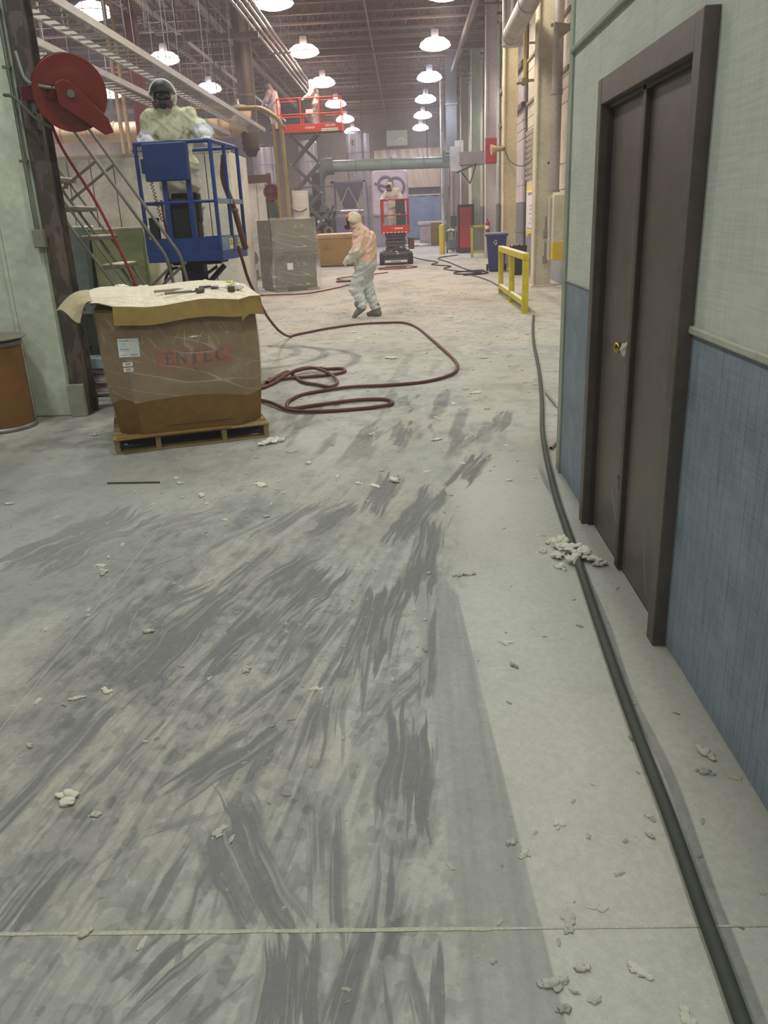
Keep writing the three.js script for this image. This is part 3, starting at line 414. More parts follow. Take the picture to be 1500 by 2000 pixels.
// conduit, junction box and strap on the steel jamb
{
  const t = thing('conduit', 'grey conduit running down the steel post to a junction box', 'conduit', [-3.19, 0, -7.26]);
  part('pipe', t, steelM, poly([[0.02, 5.1, 0], [0, 1.66, 0]], 0.014)); part('junction_box', t, M(0x8f8e80), rbox(0.1, 0.15, 0.06, 0.008, 0.02, 1.58, 0.01)); part('cover_plate', t, M(0x9b9a8d), rbox(0.09, 0.14, 0.012, 0.004, 0.02, 1.58, 0.045));
  for (const y of [2.2, 2.9, 3.3]) part('strap', t, steelM, box(0.07, 0.02, 0.034, 0.0, y, 0));
}
{ // hose reel on the jamb
  const red = M(0x7f2a21, { roughness: 0.45 }), redD = M(0x66221b, { roughness: 0.5 }), t = thing('hose_reel', 'large red hose reel bracketed high on the steel post above the stairs', 'hose reel', [-2.7, 2.69, -7.22]);
  const q = new THREE.Euler(0.2, 0.42, 0), tilt = (g) => g.applyMatrix4(new THREE.Matrix4().makeRotationFromEuler(q));
  part('flange', t, red, tilt(lathe([[0.02, 0.0], [0.27, 0.0], [0.285, 0.012], [0.285, 0.022], [0.275, 0.026], [0.2, 0.012], [0.18, 0.03], [0.02, 0.034]], 48).rotateX(PI / 2).translate(0, 0, 0.09)));
  part('flange', t, redD, tilt(lathe([[0.02, 0.0], [0.27, 0.0], [0.285, 0.012], [0.285, 0.022], [0.02, 0.02]], 48).rotateX(PI / 2).translate(0, 0, -0.11)));
  part('wound_hose', t, M(0x5c1f1a, { roughness: 0.7 }), ...Array.from({ length: 7 }, (_, i) => tilt(new THREE.TorusGeometry(0.235, 0.014, 8, 40).translate(0, 0, -0.07 + i * 0.024))));
  part('axle', t, steelM, tilt(rod([0, 0, -0.13], [0, 0, 0.2], 0.03)));
  const as = new THREE.Shape(); as.moveTo(-0.05, 0.06); as.absarc(-0.04, 0.02, 0.075, PI * 0.8, PI * 0.15, true); as.lineTo(0.24, -0.2); as.lineTo(0.26, -0.3); as.lineTo(0.2, -0.31); as.lineTo(-0.1, -0.07); as.closePath();
  part('guide_arm', t, red, tilt(new THREE.ExtrudeGeometry(as, { depth: 0.05, bevelEnabled: true, bevelSize: 0.008, bevelThickness: 0.008, bevelSegments: 2 }).translate(0, 0, 0.13)));
  part('mounting_arm', t, redD, bar([-0.34, 0.0, 0.0], [-0.02, -0.02, 0.16], 0.12, 0.1)); part('wall_bracket', t, darkSteelM, rbox(0.03, 0.34, 0.16, 0.004, -0.335, 0.0, -0.05), rbox(0.06, 0.12, 0.1, 0.004, -0.33, -0.2, -0.04));
  part('inlet_hose', t, M(0x8b8f80, { roughness: 0.5 }), tube([[-0.36, 0.3, 0.05], [-0.3, 0.1, 0.1], [-0.16, 0.03, 0.19], [0, 0, 0.2]], 0.013, 30)); part('inlet_hose', t, M(0x6d705f), tube([[-0.52, 0.0, 0.04], [-0.42, -0.03, 0.08], [-0.3, -0.17, 0.06], [-0.2, -0.25, 0.0]], 0.014, 30));
  part('drop_hose', t, M(0x93302a, { roughness: 0.5 }), tube([[-0.22, -0.15, -0.04], [-0.17, -0.4, -0.1], [0.0, -0.85, -0.25], [0.12, -1.28, -0.35], [0.2, -1.62, -0.4], [0.22, -1.9, -0.38], [0.2, -2.3, -0.3], [0.16, -2.66, -0.25]], 0.0135, 60));
}
// ---------------------------------------------------------------- rolling stairs, green machine, cabinets on the left
{
  const galv = M(0x8b867a, { metalness: 0.35, roughness: 0.5 }), t = thing('rolling_stairs', 'grey tubular rolling stairs with dusty treads behind the big box', 'stairs', [-3.281, 0, -8.0]);
  const P = (i, s, h = 0, o = 0) => [0.166 * i + o, 1.826 - 0.268 * i + h, -0.5 * s];
  for (let i = -1; i < 7; i++) {
    const c = P(i, 0.5), tr = part('tread', t, galv, rbox(0.2, 0.035, 0.52, 0.006, c[0] + 0.1, c[1], c[2]));
    part('tread_dust', tr, dustTopM, rbox(0.17, 0.014, 0.48, 0.006, c[0] + 0.1, c[1] + 0.022, c[2]));
    if (i === 3) tr.userData.label = 'tread heaped with lint';
  }
  for (const s of [0, 1]) {
    part('stringer', t, galv, rod(P(-1.6, s), P(6.7, s), 0.016)); part('stringer', t, galv, rod(P(-1.6, s, 0, 0.12), P(6.6, s, 0, 0.12), 0.012));
    part('handrail', t, galv, poly([P(-1.4, s, 1.12), P(5.9, s, 1.12), P(6.4, s, 0.7), P(6.4, s, 0)], 0.016));
    for (const [i, j] of [[-0.34, 2.66], [3.4, 6.2]]) part('rail_brace', t, galv, rod(P(i, s), P(j, s, 1.12), 0.014));
    part('guard_loop', t, galv, poly([P(-1.9, s, -0.2), [-0.34, 2.42, -0.5 * s], [-0.22, 2.42, -0.5 * s], P(-0.4, s, 0.1)], 0.013));
    part('leg', t, galv, rod(P(-1.6, s), [-0.42, 0.04, -0.5 * s], 0.018)); part('base_rail', t, galv, rod([-0.42, 0.05, -0.5 * s], P(6.6, s, -0.0), 0.016));
    part('caster', t, rubberM, rod([-0.42, 0.04, -0.5 * s - 0.02], [-0.42, 0.04, -0.5 * s + 0.02], 0.04)); part('caster', t, rubberM, rod([1.04, 0.04, -0.5 * s - 0.02], [1.04, 0.04, -0.5 * s + 0.02], 0.04));
  }
  part('top_platform', t, galv, rbox(0.4, 0.04, 0.54, 0.006, -0.45, 2.26, -0.25));
}
{
  const g = M(0x2f4a22, { roughness: 0.55 }), t = thing('green_machine', 'dark green machine housing behind the stairs and steel post', 'machine', [-4.05, 0, -9.75]);
  part('housing', t, g, rbox(1.0, 1.35, 0.5, 0.02, -0.1, 0.98, -0.2)); part('skirt', t, M(0x22371a), rbox(0.94, 0.3, 0.44, 0.02, -0.1, 0.15, -0.2)); part('top_hood', t, M(0x4f6b34), rbox(0.7, 0.22, 0.4, 0.02, -0.05, 1.55, -0.2)); part('access_panel', t, M(0x36542a), rbox(0.5, 0.5, 0.02, 0.008, -0.1, 0.75, 0.055));
  part('dust_cap', t, dustTopM, rbox(0.7, 0.03, 0.4, 0.012, -0.05, 1.672, -0.2));
  const c = thing('chute', 'blue grey sheet metal chute sloping down beside the green machine', 'chute', [-3.75, 0, -9.3]), cs = new THREE.Shape([[-0.14, 0.75], [0.18, 0.75], [0.24, 1.66], [0.0, 1.66]].map((p) => new THREE.Vector2(...p)));
  part('chute_plate', c, M(0x8f9ba3, { metalness: 0.3, roughness: 0.5 }), new THREE.ExtrudeGeometry(cs, { depth: 0.12, bevelEnabled: true, bevelSize: 0.006, bevelThickness: 0.006, bevelSegments: 1 })); part('latch', c, darkSteelM, rod([0.0, 0.84, 0.13], [0.12, 0.8, 0.16], 0.012)); part('support', c, darkSteelM, box(0.05, 0.75, 0.05, -0.08, 0.375, 0.05), box(0.05, 0.75, 0.05, 0.12, 0.375, 0.05));
  const l = thing('cabinet', 'light olive green metal cabinet with dust on top left of the blue lift', 'cabinet', [-3.3, 0, -9.75]);
  part('body', l, M(0xc6cf94, { roughness: 0.55 }), rbox(0.62, 1.6, 0.5, 0.015, 0, 0.82, -0.1)); part('door', l, M(0xcbd49c), rbox(0.56, 1.0, 0.015, 0.006, 0, 1.0, 0.155)); part('dust_cap', l, dustTopM, rbox(0.62, 0.03, 0.5, 0.012, 0, 1.635, -0.1)); part('plinth', l, blackM, box(0.6, 0.05, 0.46, 0, 0.025, -0.1));
  const s = thing('storage_rack', 'low rack with pale blue and pink trays behind the steel post', 'rack', [-2.85, 0, -7.72]);
  for (const x of [-0.3, 0.3]) for (const z of [-0.13, 0.13]) part('post', s, darkSteelM, box(0.025, 0.5, 0.025, x, 0.25, z));
  for (const y of [0.12, 0.24, 0.34]) part('rail', s, M(0x5c5560), rod([-0.3, y, 0.13], [0.3, y, 0.13], 0.012)); part('tray', s, M(0x9db2c4), rbox(0.58, 0.1, 0.24, 0.01, 0, 0.43, 0)); part('tray', s, M(0xcbb6c2), rbox(0.58, 0.07, 0.24, 0.01, 0, 0.29, 0)); part('tray', s, M(0xd4bcc4), rbox(0.58, 0.05, 0.24, 0.01, 0, 0.175, 0));
}
// pale panelled booths
{
  const pm = M(0xdedbd0, { roughness: 0.65 }), b = thing('panel_booth', 'pale panelled enclosure behind the blue lift on the left', 'enclosure', [-5.9, 0, -18.6]);
  for (let i = 0; i < 9; i++) part('panel', b, pm, rbox(0.478, 3.1, 0.05, 0.012, -2.1 + i * 0.5, 1.55, 0));
  part('end_panel', b, pm, rbox(0.05, 3.1, 2, 0.012, 2.15, 1.55, -1.0)); part('cap', b, M(0xb7b2a4), box(4.6, 0.06, 0.14, -0.1, 3.12, -0.02)); part('back_panel', b, pm, box(4.4, 3.0, 0.05, -0.1, 1.5, -2)); part('backing', b, M(0x4a463c), box(4.3, 3.0, 0.02, -0.1, 1.55, -0.025));
  const c = thing('panel_booth', 'white grooved enclosure with a brown top rail left of the film-wrapped cabinet', 'enclosure', [-4.85, 0, -26]);
  for (let i = 0; i < 5; i++) part('panel', c, M(0xe2dfd6), rbox(0.255, 2.75, 0.05, 0.01, -0.55 + i * 0.268, 1.4, 0));
  part('top_rail', c, M(0x5d4232), rbox(1.5, 0.22, 0.12, 0.01, 0.1, 2.9, 0)); part('post', c, M(0x6a5430), rbox(0.13, 3.05, 0.14, 0.01, 0.78, 1.52, -0.02)); part('back_panel', c, M(0x6a6258), box(1.4, 2.6, 0.05, 0, 1.35, -1.2)); part('end_panel', c, M(0x5f5236), box(0.05, 2.7, 1.2, 0.86, 1.4, -0.6)); part('sill', c, darkSteelM, box(1.4, 0.06, 0.1, 0, 0.03, 0)); part('backing', c, M(0x5a554a), box(1.34, 2.7, 0.02, 0, 1.4, -0.03));
  const e = thing('cabinet', 'white floor cabinet between the yellow pipes and the raised lift', 'cabinet', [-3.3, 0, -27.2]); part('body', e, M(0xd2cfc4), rbox(0.46, 2.5, 0.5, 0.01, 0, 1.3, 0)); part('plinth', e, darkSteelM, box(0.44, 0.06, 0.46, 0, 0.03, 0)); part('door', e, M(0xdad7cd), rbox(0.4, 1.1, 0.02, 0.006, 0, 1.9, 0.255)); part('cable', e, blackM, tube([[-0.22, 2.0, 0.27], [0, 1.93, 0.29], [0.22, 2.02, 0.27]], 0.012));
  const k = thing('pump', 'dark brown pump unit on the floor beside the white grooved enclosure', 'pump', [-5.0, 0, -25.3]);
  part('motor', k, M(0x4b362b), rbox(0.5, 0.7, 0.4, 0.05, 0, 0.65, 0)); part('base', k, darkSteelM, box(0.7, 0.3, 0.5, 0.1, 0.15, 0)); part('impeller_housing', k, blackM, rod([0.28, 0.65, -0.1], [0.28, 0.65, 0.2], 0.24)); part('hose', k, M(0xd5d0c2), tube([[-0.5, 0.95, 0.2], [-0.3, 0.85, 0.24], [-0.2, 0.74, 0.22]], 0.07));
}
// ---------------------------------------------------------------- blue mast lift
{
  const bl = M(0x24438f, { roughness: 0.45 }), blD = M(0x1c3678, { roughness: 0.5 }), t = thing('mast_lift', 'blue one-person mast lift with a raised guard rail basket', 'lift', [-2.34, 0, -9.5], -0.08);
  const w = 0.4, d = 0.5, yb = 1.34, yt = 2.45;
  part('chassis', t, M(0x2b2d33), rbox(0.74, 0.22, 1.0, 0.03, 0, 0.28, -0.05)); for (const [x, z] of [[-0.34, 0.3], [0.34, 0.3], [-0.34, -0.5], [0.34, -0.5]]) part('wheel', t, rubberM, rod([x - 0.04, 0.12, z], [x + 0.04, 0.12, z], 0.12, 0.12, 20));
  part('under_frame', t, blackM, box(0.6, 0.05, 0.06, 0, 1.25, 0.2), box(0.06, 0.05, 0.6, -0.2, 1.25, 0), box(0.06, 0.05, 0.6, 0.2, 1.25, 0));
  part('hydraulic_unit', t, darkSteelM, rbox(0.5, 0.3, 0.4, 0.03, 0.05, 0.56, -0.1), rod([-0.25, 0.7, 0.1], [0.3, 1.2, 0.1], 0.03), rod([0.3, 0.7, 0.05], [-0.2, 1.2, 0.05], 0.03)); part('hydraulic_hose', t, blackM, tube([[-0.1, 0.7, 0.3], [-0.32, 1.0, 0.36], [-0.2, 1.2, 0.34], [0.1, 1.12, 0.36], [0.28, 1.2, 0.3]], 0.016)); part('mast', t, blackM, rbox(0.26, 1.55, 0.16, 0.02, -0.02, 1.13, 0.2), rbox(0.3, 0.3, 0.12, 0.02, -0.02, 1.82, 0.2));
  part('deck', t, blD, box(2 * w, 0.04, 2 * d, 0, yb - 0.02, 0)); part('deck_skirt', t, bl, rbox(2 * w + 0.02, 0.1, 0.02, 0.004, 0, yb - 0.02, d + 0.01), rbox(0.02, 0.1, 2 * d, 0.004, w + 0.005, yb - 0.02, 0));
  for (const [ww, dd, x, z] of [[2 * w, 0.015, 0, d], [2 * w, 0.015, 0, -d], [0.015, 2 * d, -w, 0]]) part('toe_board', t, bl, box(ww, 0.17, dd, x, yb + 0.085, z));
  const side = part('toe_board', t, M(0x8098b5), box(0.015, 0.17, 2 * d, w, yb + 0.085, 0));
  const st = canvasTex(128, 96, (c) => { c.fillStyle = '#d9cf9a'; c.fillRect(0, 0, 128, 96); c.fillStyle = '#a38a2a'; c.fillRect(10, 40, 108, 18); c.fillStyle = '#444'; for (let i = 0; i < 4; i++) c.fillRect(12, 12 + i * 6, 60 + 30 * R(), 3); });
  for (const z of [0.1, -0.2]) decal('sticker', side, printMat(st), new THREE.PlaneGeometry(z > 0 ? 0.16 : 0.09, 0.11).rotateY(PI / 2).translate(w + 0.009, yb + 0.09, z));
  const q = 0.021, top = (y) => poly([[-w, y, d], [w, y, d], [w, y, -d], [-w, y, -d], [-w, y, d]], q, 10, 0.09);
  part('top_rail', t, bl, top(yt)); part('mid_rail', t, bl, rod([-w, 1.87, d], [w, 1.87, d], 0.016), rod([-w, 1.87, -d], [-w, 1.87, d], 0.016)); part('mid_rail', t, M(0x8b93a4), bar([w, 1.87, -d], [w, 1.87, d], 0.03, 0.05));
  for (const [x, z] of [[-w, d], [w, d], [w, -d], [-w, -d], [w, 0.02]]) part('post', t, bl, rod([x, yb, z], [x, yt, z], q)); for (const x of [-0.13, 0.13]) part('post', t, bl, bar([x, yb, d], [x, yt, d], 0.05, 0.03));
  part('control_box', t, blD, rbox(0.46, 0.36, 0.1, 0.012, -0.06, yt - 0.19, d + 0.06), rbox(0.06, 0.14, 0.06, 0.01, -0.3, yt - 0.22, d + 0.06)); part('battery_case', t, M(0x1a1a17), rbox(0.27, 0.5, 0.16, 0.04, -0.02, 1.66, d - 0.12));
  part('coiled_cord', t, blackM, tube(Array.from({ length: 60 }, (_, i) => [-0.26 + 0.014 * Math.cos(i * 1.3) + i * 0.0011, 2.1 - i * 0.007, d + 0.05 + 0.014 * Math.sin(i * 1.3)]), 0.004, 240, 5)); part('outlet_box', t, M(0x20242c), rbox(0.1, 0.22, 0.06, 0.01, -0.32, 1.62, d - 0.05));
  part('cord', t, M(0x6b3b22), tube([[-0.2, 1.9, d - 0.02], [-0.19, 1.6, d - 0.03], [-0.14, 1.42, d - 0.03]], 0.012));
  const rb = thing('tool_strap', 'brown leather tool strap hanging inside the right side of the blue basket', 'strap', [-2.0, 0, -9.6]); part('strap', rb, M(0x7c4a2a), tube([[0.02, 2.35, 0], [0.0, 2.1, 0.04], [0.08, 1.8, 0.02], [0.14, 1.5, 0.03], [0.17, 1.36, 0.0]], 0.032, 40, 6)); part('buckle', rb, steelM, rbox(0.07, 0.04, 0.07, 0.01, 0.09, 1.78, 0.02));
  const wb = single('white_bag', 'white crumpled bag on the deck of the blue lift, behind the right rail', 'bag', M(0xd9d6ce), [lump(91, 0.15, 1.1, 12)]); wb.position.set(-2.1, yb + 0.0, -9.75);
}
// ---------------------------------------------------------------- people
function field(bones, { n = 64, k = 0.04, noise = 0, seed = 0, cut } = {}) { // one continuous skin over tapered capsules
  let lo = [9, 9, 9], hi = [-9, -9, -9];
  for (const b of bones) for (let c = 0; c < 3; c++) { lo[c] = Math.min(lo[c], b[c] - b[3], b[4 + c] - b[7]); hi[c] = Math.max(hi[c], b[c] + b[3], b[4 + c] + b[7]); }
  const s = Math.max(hi[0] - lo[0], hi[1] - lo[1], hi[2] - lo[2]) / 2 * 1.1 + 0.02, ctr = lo.map((v, c) => (v + hi[c]) / 2);
  const mc = new MarchingCubes(n, new THREE.MeshBasicMaterial(), false, false, 120000), h = n / 2; mc.isolation = 0;
  const B = bones.map((b) => { const ex = b[4] - b[0], ey = b[5] - b[1], ez = b[6] - b[2]; return [...b, ex, ey, ez, Math.max(1e-9, ex * ex + ey * ey + ez * ez)]; });
  for (let z = 0; z < n; z++) for (let y = 0; y < n; y++) for (let x = 0; x < n; x++) {
    const px = ctr[0] + (x - h) / h * s, py = ctr[1] + (y - h) / h * s, pz = ctr[2] + (z - h) / h * s; let d = 1;
    for (const b of B) {
      const qx = px - b[0], qy = py - b[1], qz = pz - b[2], t = Math.min(1, Math.max(0, (qx * b[8] + qy * b[9] + qz * b[10]) / b[11])), ax = qx - t * b[8], ay = qy - t * b[9], az = qz - t * b[10];
      const e = Math.sqrt(ax * ax + ay * ay + az * az) - b[3] - t * (b[7] - b[3]), m = Math.max(k - Math.abs(d - e), 0) / k;
      d = Math.min(d, e) - m * m * k * 0.25;
    }
    if (noise && d < 0.06) { const q = fbm(px * 6 + pz * 5 + seed + py * 2.5, py * 11 + pz * 4 + px * 6, 2), q2 = fbm(px * 9 - pz * 7 + seed, py * 7 - px * 5, 2); d += noise * (Math.abs(q - 0.5) * 4 + Math.abs(q2 - 0.5) * 3 - 0.9); }
    if (cut) d = Math.max(d, cut(px, py, pz));
    mc.field[z * n * n + y * n + x] = -d;
  }
  mc.update();
  const P = new Float32Array(mc.count * 3); for (let i = 0; i < mc.count; i++) for (let c = 0; c < 3; c++) P[i * 3 + c] = ctr[c] + mc.positionArray[i * 3 + c] * s;
  const g = new THREE.BufferGeometry(); g.setAttribute('position', new THREE.BufferAttribute(P, 3));
  const m = mergeVertices(g, 1e-4); m.computeVertexNormals();
  // outward faces
  const p = m.attributes.position, nn = m.attributes.normal; let best = 0, bi = 0; for (let i = 0; i < p.count; i++) if (p.getY(i) > best) { best = p.getY(i); bi = i; }
  if (nn.getY(bi) < 0) { const ix = m.index.array; for (let i = 0; i < ix.length; i += 3) { const t = ix[i]; ix[i] = ix[i + 1]; ix[i + 1] = t; } m.computeVertexNormals(); }
  m.setAttribute('uv', new THREE.BufferAttribute(new Float32Array(p.count * 2), 2)); for (let i = 0; i < p.count; i++) m.attributes.uv.setXY(i, p.getX(i) + p.getZ(i) * 0.5, p.getY(i));
  return ready(m);
}
const cap = (a, ra, b, rb) => [...a, ra, ...b, rb];
const handGeo = (() => { // relaxed, half-curled left hand: wrist at the origin, fingers along -y, palm towards +z, thumb on +x
  const b = [cap([0, 0.02, 0], 0.026, [0, -0.02, 0], 0.027), cap([-0.022, -0.03, 0], 0.02, [-0.026, -0.085, 0.003], 0.015), cap([0, -0.03, 0], 0.021, [0, -0.088, 0], 0.015), cap([0.02, -0.03, 0], 0.02, [0.026, -0.085, 0.002], 0.015)];
  [[0.03, 0.036, 0.026, 0.02], [0.0105, 0.042, 0.03, 0.023], [-0.01, 0.039, 0.028, 0.021], [-0.03, 0.03, 0.022, 0.018]].forEach(([x, l1, l2, l3]) => {
    let p = [x * 0.9, -0.09, 0.002], r = 0.0098; [[l1, 0.5], [l2, 1.15], [l3, 1.7]].forEach(([l, a]) => { const q = [p[0] + x * 0.06, p[1] - Math.cos(a) * l, p[2] + Math.sin(a) * l]; b.push(cap(p, r, q, r * 0.92)); p = q; r *= 0.93; });
  });
  b.push(cap([0.026, -0.025, 0.008], 0.016, [0.052, -0.06, 0.022], 0.0125), cap([0.052, -0.06, 0.022], 0.0118, [0.05, -0.092, 0.042], 0.0095));
  return field(b, { n: 76, k: 0.006 });
})();
const bootGeo = (() => field([cap([0, 0.17, -0.02], 0.058, [0, 0.075, -0.03], 0.056), cap([0, 0.048, -0.055], 0.047, [0, 0.046, 0.08], 0.046), cap([0, 0.045, 0.08], 0.046, [0, 0.036, 0.16], 0.038), cap([0, 0.065, 0], 0.05, [0, 0.055, 0.08], 0.044)], { n: 44, k: 0.03, cut: (x, y) => 0.002 - y }))();
const skinM = new THREE.MeshPhysicalMaterial({ color: 0xb98a6e, roughness: 0.6 }), suitTex = rep(grimeTex, 0.9);
const suit = (hex) => new THREE.MeshStandardMaterial({ color: hex, map: suitTex, bumpMap: BU, bumpScale: 0.002, roughness: 0.85, side: THREE.DoubleSide });
const lensM = new THREE.MeshPhysicalMaterial({ color: 0x0d0b10, roughness: 0.08, clearcoat: 1, clearcoatRoughness: 0.05 }), maskM = new THREE.MeshStandardMaterial({ color: 0x16151a, roughness: 0.55 }), filterM = new THREE.MeshStandardMaterial({ color: 0x4c2a48, roughness: 0.6 });
const add3 = (a, b) => [a[0] + b[0], a[1] + b[1], a[2] + b[2]];
function person(o) { // o.j: joints in metres, facing +z, feet on y = 0
  const j = o.j, t = thing('person', o.label, 'person', o.pos, o.ry), H = j.head, up = add3(H, [0, 0.085, -0.01]);
  const S = o.size ?? 1, lim = (r, f) => r * f;
  const torso = (f) => [cap(j.pelvis, 0.135 * f, j.belly, 0.14 * f), cap(j.belly, 0.14 * f, j.chest, 0.15 * f), cap(j.chest, 0.15 * f, j.neck, 0.075 * f), cap(j.shL, 0.075 * f, j.shR, 0.075 * f), cap(j.hipL, 0.115 * f, j.hipR, 0.115 * f)];
  const limbs = (f) => ['L', 'R'].flatMap((s) => [cap(j['sh' + s], 0.066 * f, j['el' + s], 0.05 * f), cap(j['el' + s], 0.05 * f, j['wr' + s], 0.034 * f), cap(j['hip' + s], 0.098 * f, j['kn' + s], 0.066 * f), cap(j['kn' + s], 0.066 * f, j['an' + s], 0.046 * f)]);
  const fw = o.face ?? [0, 0, 1], side = V3(0, 1, 0).cross(V3(...fw)).normalize(), hp = (f, u, s) => [H[0] + fw[0] * f + side.x * s, H[1] + fw[1] * f + u, H[2] + fw[2] * f + side.z * s];
  part('body', t, skinM, field([...torso(0.82), ...limbs(0.86), cap(j.neck, 0.052, H, 0.062), cap(hp(0, 0.03, 0), 0.083, hp(0.02, -0.04, 0), 0.07), cap(hp(0.05, -0.07, 0), 0.045, hp(0.06, -0.055, 0), 0.04), cap(hp(0.08, 0.02, 0), 0.012, hp(0.088, -0.02, 0), 0.015), cap(hp(0, 0, 0.078), 0.014, hp(0, 0, -0.078), 0.014)], { n: o.fine ? 84 : 52, k: 0.035 }));
  const baggy = [...torso(1.12), cap(add3(j.pelvis, [0, -0.02, 0]), 0.185, j.chest, 0.185), cap(j.chest, 0.18, add3(j.neck, [0, -0.03, 0]), 0.11), ...['L', 'R'].flatMap((s) => [cap(j['sh' + s], 0.098, j['el' + s], 0.088), cap(j['el' + s], 0.09, j['wr' + s], 0.066), cap(j['hip' + s], 0.14, j['kn' + s], 0.112), cap(j['kn' + s], 0.112, add3(j['an' + s], [0, 0.035, 0]), 0.084)]), cap(j.neck, 0.085, hp(-0.03, -0.03, 0), 0.1), cap(hp(-0.012, 0.03, 0), 0.108, hp(-0.03, -0.02, 0), 0.106)];
  const sg = field(baggy, { n: o.fine ?? 58, k: 0.05, noise: o.fine ? 0.021 : 0.013, seed: o.seed ?? 1 });
  const cm = suit(o.top);
  if (o.legs) { // tint of coloured light painted into the coverall above the waist
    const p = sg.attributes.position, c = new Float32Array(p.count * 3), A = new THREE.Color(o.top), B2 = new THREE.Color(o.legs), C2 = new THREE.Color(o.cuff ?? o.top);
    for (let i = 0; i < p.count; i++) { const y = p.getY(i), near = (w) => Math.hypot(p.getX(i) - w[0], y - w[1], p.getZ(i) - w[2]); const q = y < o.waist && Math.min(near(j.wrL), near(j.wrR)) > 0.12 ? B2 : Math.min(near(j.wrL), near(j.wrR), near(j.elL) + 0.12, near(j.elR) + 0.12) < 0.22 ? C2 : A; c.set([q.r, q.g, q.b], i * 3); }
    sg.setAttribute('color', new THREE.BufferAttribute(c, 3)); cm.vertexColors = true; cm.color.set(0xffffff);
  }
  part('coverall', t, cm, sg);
  // full-face respirator
  const mask = new THREE.Group(), yaw = Math.atan2(fw[0], fw[2]), pitch = -Math.asin(fw[1]); mask.position.set(...H); mask.rotation.set(pitch, yaw, 0, 'YXZ');
  const m0 = part('respirator', t, maskM, merge([new THREE.TorusGeometry(0.078, 0.012, 8, 28).scale(1, 1.28, 1).translate(0, 0.0, 0.082), sph(0.045, 0, -0.062, 0.105, 1, 0.9, 0.9)])); m0.position.copy(mask.position); m0.rotation.copy(mask.rotation); m0.rotation.order = 'YXZ';
  part('lens', m0, lensM, merge([sph(0.088, 0, 0.02, 0.05, 0.92, 0.98, 0.8, 24)])); for (const s of [-1, 1]) part('filter', m0, filterM, rod([s * 0.045, -0.065, 0.1], [s * 0.088, -0.078, 0.118], 0.036, 0.04, 18)); part('exhale_valve', m0, maskM, rod([0, -0.075, 0.13], [0, -0.08, 0.155], 0.024, 0.02, 16));
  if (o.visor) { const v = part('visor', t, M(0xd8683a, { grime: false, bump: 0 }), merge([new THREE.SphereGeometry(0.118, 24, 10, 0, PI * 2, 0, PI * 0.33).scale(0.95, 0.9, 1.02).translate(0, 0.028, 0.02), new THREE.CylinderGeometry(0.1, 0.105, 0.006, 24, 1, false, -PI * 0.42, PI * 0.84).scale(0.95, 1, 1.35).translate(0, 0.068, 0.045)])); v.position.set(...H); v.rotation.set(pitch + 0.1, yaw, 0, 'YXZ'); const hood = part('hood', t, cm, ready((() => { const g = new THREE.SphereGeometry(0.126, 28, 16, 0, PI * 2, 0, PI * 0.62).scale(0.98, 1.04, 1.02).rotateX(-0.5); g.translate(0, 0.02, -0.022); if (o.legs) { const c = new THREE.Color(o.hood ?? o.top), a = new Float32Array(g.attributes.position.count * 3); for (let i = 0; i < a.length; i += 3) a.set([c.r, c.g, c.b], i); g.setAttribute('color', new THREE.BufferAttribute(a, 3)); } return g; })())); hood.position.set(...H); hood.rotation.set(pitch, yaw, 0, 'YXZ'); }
  if (o.helmet) { const v = part('hard_hat', t, M(o.helmet, { roughness: 0.6, grime: false, bump: 0 }), merge([new THREE.SphereGeometry(0.128, 28, 12, 0, PI * 2, 0, PI * 0.48).scale(0.96, 1.0, 1.06).translate(0, 0.035, 0.012), lathe([[0.118, 0.036], [0.142, 0.03], [0.143, 0.036], [0.12, 0.046]], 32).scale(0.96, 1, 1.12)])); v.position.set(...H); v.rotation.set(pitch - 0.1, yaw, 0, 'YXZ'); part('hood_edge', t, cm, ready((() => { const g = merge([new THREE.TorusGeometry(0.13, 0.016, 10, 36, PI * 1.2).rotateZ(-PI * 0.2).scale(1, 1.12, 1.3)]); return g; })())).position.set(H[0], H[1] + 0.015, H[2] - 0.015); }
  for (const s of ['L', 'R']) {
    const w = V3(...j['wr' + s]), e = V3(...j['el' + s]), y = e.clone().sub(w).normalize(), pz = V3(...(o['palm' + s] ?? [s === 'L' ? -1 : 1, 0, 0.2])), x = y.clone().cross(pz).normalize(), z = x.clone().cross(y), sg2 = s === 'L' ? 1 : -1;
    const hm = part('glove', t, o.gloveM ?? cm2, handGeo); hm.matrixAutoUpdate = true; hm.quaternion.setFromRotationMatrix(new THREE.Matrix4().makeBasis(x, y, z)); hm.position.copy(w).addScaledVector(y, -0.02); if (sg2 < 0) hm.scale.x = -1;
    const bt = part('boot', t, o.bootM ?? bootM, bootGeo), an = j['an' + s], ft = o['foot' + s] ?? [0, 0]; bt.position.set(an[0], an[1] - 0.1, an[2]); bt.rotation.set(ft[0], ft[1], 0, 'YXZ'); if (ft[0] > 0.1) { bt.position.y += 0.0; }
  }
  return t;
}
const cm2 = new THREE.MeshStandardMaterial({ color: 0xd9d6cc, roughness: 0.8 }), bootM = new THREE.MeshStandardMaterial({ color: 0x8f897c, map: GR, roughness: 0.85 });
